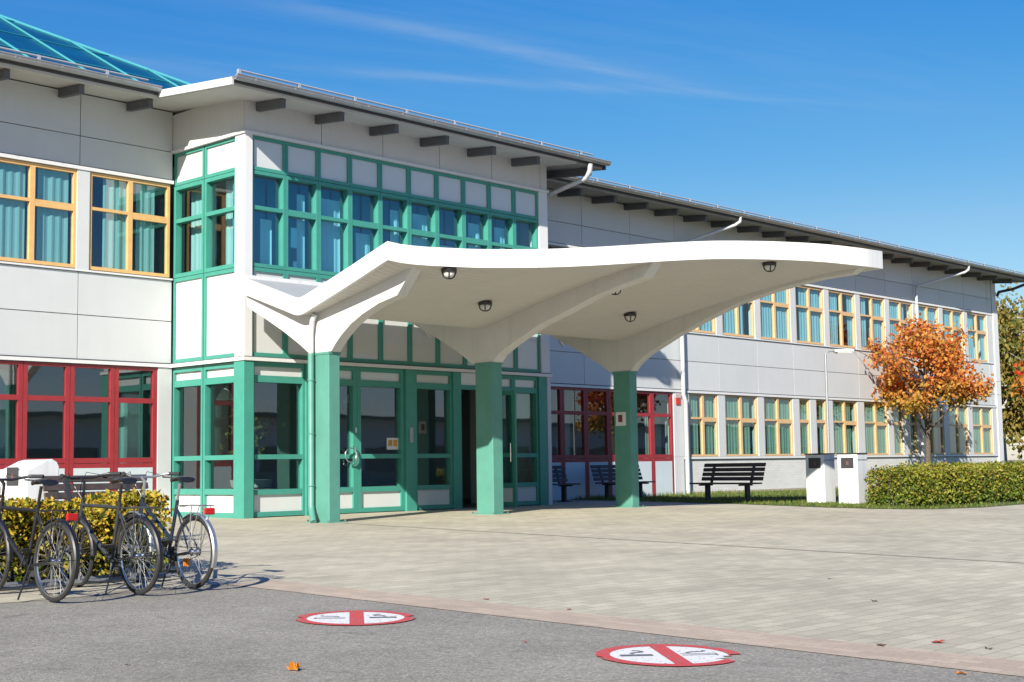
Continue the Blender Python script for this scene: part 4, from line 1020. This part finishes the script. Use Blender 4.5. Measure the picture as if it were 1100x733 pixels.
    cr.tube([(.44,-.052,.27+.088),(0,-.048,R+.034)], .004, 4); cr.tube([(.44,-.052,.27-.088),(0,-.048,R-.034)], .004, 4)
    co_ = cr.build('crankset', M['benchmetal'], t, smooth=True)
    for s, sg in ((-1,1),(1,-1)):
        ex, ez = .44+sg*.17*math.cos(ca), .27-sg*.17*math.sin(ca); MB().box(ex-.05,ex+.05,s*.085-.045 if s < 0 else .085-.04, s*.085+.04 if s < 0 else .085+.045, ez-.012, ez+.012).build('pedal', M['black'], co_)
    # kick stand
    MB().tube([(.30,.05,.30),(.20,.20,.0+.02)], .009, 6).build('kickstand', M['black'], t)
    # reflectors
    if orange: MB().box(.10,.16,-.012,.012,R-.13,R-.06).build('spoke_reflector', M['orangelens'], t)
    return t
M['spoke'] = mat('spoke_steel', (.22,.22,.23), .5, .4); M['hoop'] = mat('rack_steel', (.20,.21,.22), .5, .3)
M['redlens'] = mat('red_lens', (.45,.012,.012), .2, var=.1); M['orangelens'] = mat('orange_lens', (.8,.22,.02), .25)
bf1 = mat('bike_black', (.014,.014,.016), .42, var=.3, scale=9); bf2 = mat('bike_graphite', (.045,.05,.054), .42, .2, var=.2, scale=9); bf3 = mat('bike_navy', (.014,.026,.045), .36, var=.2, scale=9)
silver = mat('silver_paint', (.42,.43,.44), .32, .8); stripe = mat('light_blue_decal', (.35,.52,.68), .35, var=.2, scale=30)
HB = math.radians(89)
bicycle((-9.69,-10.88,G(-10.9)+.008), HB+.04, 'black bicycle with a bare rear wheel and red rear light, leftmost of the three', bf1, None, False, bf1, bf1, M['black'], lean=.03)
bicycle((-8.91,-10.89,G(-10.9)+.008), HB+.02, 'graphite diamond-frame bicycle with fat tyres in the middle of the row', bf2, None, False, bf1, bf2, M['black'], refl=False, lean=-.02)
bicycle((-8.33,-10.83,G(-10.85)+.008), HB-.02, 'dark blue step-through bicycle with pale blue stripe, silver mudguards and red tail light', bf3, stripe, True, silver, silver, silver, lean=.02, orange=True)
# low rack the bikes stand in
t = thing('bike_rack', 'low galvanised bicycle rack on the ground under the front wheels', 'bike rack', (-9.0,-9.95,G(-9.95)))
MB().tube([(-1.1,0,.05),(1.0,0,.05)], .022, 8).tube([(-1.1,.35,.05),(1.0,.35,.05)], .022, 8).build('rail', M['hoop'], t, smooth=True)
for k, x in enumerate((-.78,-.70,-.02,.06,.58,.66)):
    MB().tube([(x,0,.06),(x,.02,.28),(x,.17,.36),(x,.33,.28),(x,.35,.06)], .010, 6).build('hoop', M['hoop'], t, smooth=True)

# ------------------------------------------------------------------ no-smoking markings painted on the asphalt
def painted(m_, base_, seed, wear):
    m = bpy.data.materials.new(m_); m.use_nodes = True; nt = m.node_tree; N = nt.nodes; L = nt.links
    b = N['Principled BSDF']; b.inputs['Roughness'].default_value = .7; out = N['Material Output']
    tc = N.new('ShaderNodeTexCoord'); nz = N.new('ShaderNodeTexNoise'); nz.inputs['Scale'].default_value = 26; nz.inputs['Detail'].default_value = 6; L.new(tc.outputs['Object'], nz.inputs['Vector'])
    rp = N.new('ShaderNodeValToRGB'); rp.color_ramp.elements[0].position = wear; rp.color_ramp.elements[1].position = wear+.08; rp.color_ramp.elements[0].color = (.16,.16,.165,1); rp.color_ramp.elements[1].color = (*base_,1); L.new(nz.outputs['Fac'], rp.inputs['Fac']); L.new(rp.outputs['Color'], b.inputs['Base Color'])
    return m
M['mk_red'] = painted('marking_red', (.48,.055,.05), 1, .35); M['mk_white'] = painted('marking_white', (.62,.62,.60), 2, .32); M['mk_grey'] = painted('marking_grey', (.11,.11,.12), 3, .38)
def disc(mb, r0, r1, z, n=64, wob=0, a0=0, a1=2*PI, seed=0):
    rnd = random.Random(seed); vs = []
    for k in range(n+1):
        a = a0+(a1-a0)*k/n; ro = r1+rnd.uniform(-wob, wob*.3)
        vs += [(r0*math.cos(a), r0*math.sin(a), z), (ro*math.cos(a), ro*math.sin(a), z)]
    mb.add(vs, [(2*k, 2*k+1, 2*k+3, 2*k+2) for k in range(n)])
def no_smoking(x, y, rz, flip, label, seed):
    t = thing('no_smoking_marking', label, 'road marking', (x, y, G(y)+.004), rz, 'no-smoking signs painted on the asphalt')
    t.rotation_euler = (math.atan(SL)*math.cos(rz), -math.atan(SL)*math.sin(rz)*-1, rz) if False else (0,0,rz)
    # the ground slopes along y: tilt the marking with it
    q = Matrix.Rotation(math.atan(SL), 4, 'X') @ Matrix.Rotation(rz, 4, 'Z'); t.rotation_euler = q.to_euler()
    rnd = random.Random(seed)
    bites = [(0.0,.10,.06),(.12,.05,.045),(PI,.09,.06),(PI-.14,.05,.04),(2.2,.04,.03)] if flip > 0 else [(-.42,.20,.13),(-.15,.10,.08),(-.62,.07,.06),(PI+.1,.05,.035),(1.2,.04,.02)]
    def edge(a_, r0):
        for c_, w_, d_ in bites:
            q_ = abs((a_-c_+PI) % (2*PI)-PI)
            if q_ < w_: r0 -= d_*(.6+.4*rnd.random())
        return r0+rnd.uniform(-.004,.004)
    n_ = 150; ro = [edge(2*PI*k/n_, .442) for k in range(n_)]
    a = MB(); vs = [(0,0,.0015)]+[(min(.372, ro[k]-.003)*math.cos(2*PI*k/n_), min(.372, ro[k]-.003)*math.sin(2*PI*k/n_), .0015) for k in range(n_)]
    a.add(vs, [(0, k+1, (k+1) % n_+1) for k in range(n_)]); wo = a.build('white_field', M['mk_white'], t)
    r = MB(); vs = []
    for k in range(n_):
        g_ = 2*PI*k/n_; vs += [(.358*math.cos(g_), .358*math.sin(g_), .0035), (max(.359, ro[k])*math.cos(g_), max(.359, ro[k])*math.sin(g_), .0035)]
    r.add(vs, [(2*k, 2*k+1, (2*k+3) % (2*n_), (2*k+2) % (2*n_)) for k in range(n_)])
    r.add([(-.045,-.355,.0035),(.06,-.355,.0035),(.06,.355,.0035),(-.045,.355,.0035)], [(0,1,2,3)]); r.build('red_ring_and_bar', M['mk_red'], t)
    c = MB(); f = flip; z = .0035
    def rect(x0, x1, y0, y1): c.quad((min(f*x0,f*x1),y0,z),(max(f*x0,f*x1),y0,z),(max(f*x0,f*x1),y1,z),(min(f*x0,f*x1),y1,z))
    rect(.10, .30, -.035, .03); c.build('cigarette_symbol', M['mk_grey'], t); c = MB(); rect(-.29,-.075,-.035,-.022); rect(-.29,-.075,.02,.03); rect(-.30,-.287,-.035,.03)
    c.build('cigarette_outline', M['mk_grey'], t); c = MB()
    pts = [(.22,.06),(.20,.10),(.14,.12),(.14,.16),(.19,.19)]
    for p, q_ in zip(pts[:-1], pts[1:]):
        d = Vector((q_[0]-p[0], q_[1]-p[1])); nn = Vector((-d.y, d.x)).normalized()*.013
        c.quad((f*(p[0]+nn.x),p[1]+nn.y,z),(f*(q_[0]+nn.x),q_[1]+nn.y,z),(f*(q_[0]-nn.x),q_[1]-nn.y,z),(f*(p[0]-nn.x),p[1]-nn.y,z))
    c.build('smoke_symbol', M['mk_grey'], t); c = MB()
    pts = [(-.12,.06),(-.16,.10),(-.24,.11),(-.25,.15)]
    for p, q_ in zip(pts[:-1], pts[1:]):
        d = Vector((q_[0]-p[0], q_[1]-p[1])); nn = Vector((-d.y, d.x)).normalized()*.012
        c.quad((f*(p[0]+nn.x),p[1]+nn.y,z),(f*(q_[0]+nn.x),q_[1]+nn.y,z),(f*(q_[0]-nn.x),q_[1]-nn.y,z),(f*(p[0]-nn.x),p[1]-nn.y,z))
    c.build('smoke_symbol', M['mk_grey'], t)
no_smoking(-8.67,-13.43, math.radians(-40), 1, 'worn round no-smoking sign painted on the asphalt, the farther one towards the bicycles', 3)
no_smoking(-8.55,-16.20, math.radians(-40), -1, 'worn round no-smoking sign painted on the asphalt, the nearer one in the foreground', 8)

# ------------------------------------------------------------------ fallen leaves
lf = [(-11.01,-14.18,.05,'brown',"tiny brown leaf on the asphalt near the lower left corner"),(-10.46,-15.01,.10,'orange','bright orange leaf on the asphalt in the foreground'),(-7.21,-14.24,.06,'red','small red leaf on the border strip behind the far marking'),
      (-7.14,-13.28,.08,'red','red leaf on the pink paving border'),(-5.07,-15.67,.09,'brown','brown leaf alone on the pale paving'),(-6.96,-17.15,.12,'red','large dark red leaf on the paving near the lower right'),
      (-7.33,-16.95,.09,'brown','brown leaf at the inner edge of the paving border'),(-8.0,-17.8,.10,'orange','pale orange leaf on the asphalt edge at the bottom right'),(-3.64,-14.42,.06,'brown','speck of brown leaf in the middle of the paving'),(-6.99,-17.5,.09,'brown','brown leaf beside the large red one'),(-8.75,-15.2,.05,'red','tiny red leaf left of the near marking')]
LC = {'brown': mat('leaf_brown', (.14,.07,.04), .6, var=.3, scale=20), 'orange': mat('leaf_orange', (.70,.24,.02), .5, var=.3, scale=20), 'red': mat('leaf_red', (.38,.06,.03), .5, var=.3, scale=20)}
for i, (x, y, s, c, lb) in enumerate(lf):
    rnd = random.Random(i); vs = [(0,0,.009)]; n = 11
    for k in range(n):
        a = 2*PI*k/n; r = s*(.55+.45*(k % 2))*rnd.uniform(.8,1.1)*.46; vs.append((r*math.cos(a), r*.75*math.sin(a), .006+rnd.uniform(0,.045 if i == 1 else .014)*s/.08))
    o = MB().add(vs, [(0, k+1, (k+1) % n+1) for k in range(n)]).build('fallen_leaf', LC[c], None, (x, y, G(y)), rnd.uniform(0,6)); tag(o, lb, 'leaf', 'fallen leaves on the ground')

# ------------------------------------------------------------------ planter inside the bay
t = thing('indoor_planter', 'round pale slatted planter behind the side window of the green bay', 'planter', (1.0,1.15,.02))
pb = MB()
for k in range(4): pb.lathe([(.30+.03*k,.18*k),(.33+.03*k,.18*k+.15)], n=16)
pb.build('tub', mat('planter', (.50,.48,.44), .6, var=.1), t)
MB().tube([(0,0,.6),(.02,.02,1.3),(.0,.05,1.9)], .025, 6).build('stem', M['bark'], t)
pts = [(random.gauss(0,.22), random.gauss(0,.22), random.uniform(1.1,2.1)) for _ in range(160)]
mesh_fast(leaves(pts, .22, .2, .4), 'foliage', M['innerleaf'], t)

# ------------------------------------------------------------------ what faces the school (seen only in the window panes)
t = thing('opposite_building', 'low white school wing with a dark window band across the yard, mirrored in the panes', 'building', (60,-62,G(-60)))
MB().box(-75,75,-6,0,-.3,1.2).build('base_wall', M['plinth'], t); MB().box(-75,75,-6,0,3.1,5.2).build('upper_wall', M['panel'], t)
MB().box(-75,75,-5.5,-.25,1.2,3.1).build('window_band', mat('band_glass', (.02,.05,.09), .1), t)
MB().box(-76,76,-7,1,5.2,5.5).build('roof', M['roof'], t)
for k in range(16): MB().box(-74+10*k-.2,-74+10*k+.2,-.25,.05,1.2,3.1).build('pier', M['panel'], t)

for lx_, ly_, lb_ in ((3.95, 1.6, 'white pendant lamp inside the lobby behind the right leaf of the entrance door'), (.9, 1.9, 'small white pendant lamp inside the bay behind its corner window')):
    t = thing('pendant_lamp', lb_, 'lamp', (lx_, ly_, 3.06))
    MB().tube([(0,0,0),(0,0,-.55)], .012, 6).build('cord', M['black'], t); MB().lathe([(.04,-.52),(.10,-.58),(.19,-.74),(.18,-.75)], n=18).build('lamp_shade', M['white'], t, smooth=True)
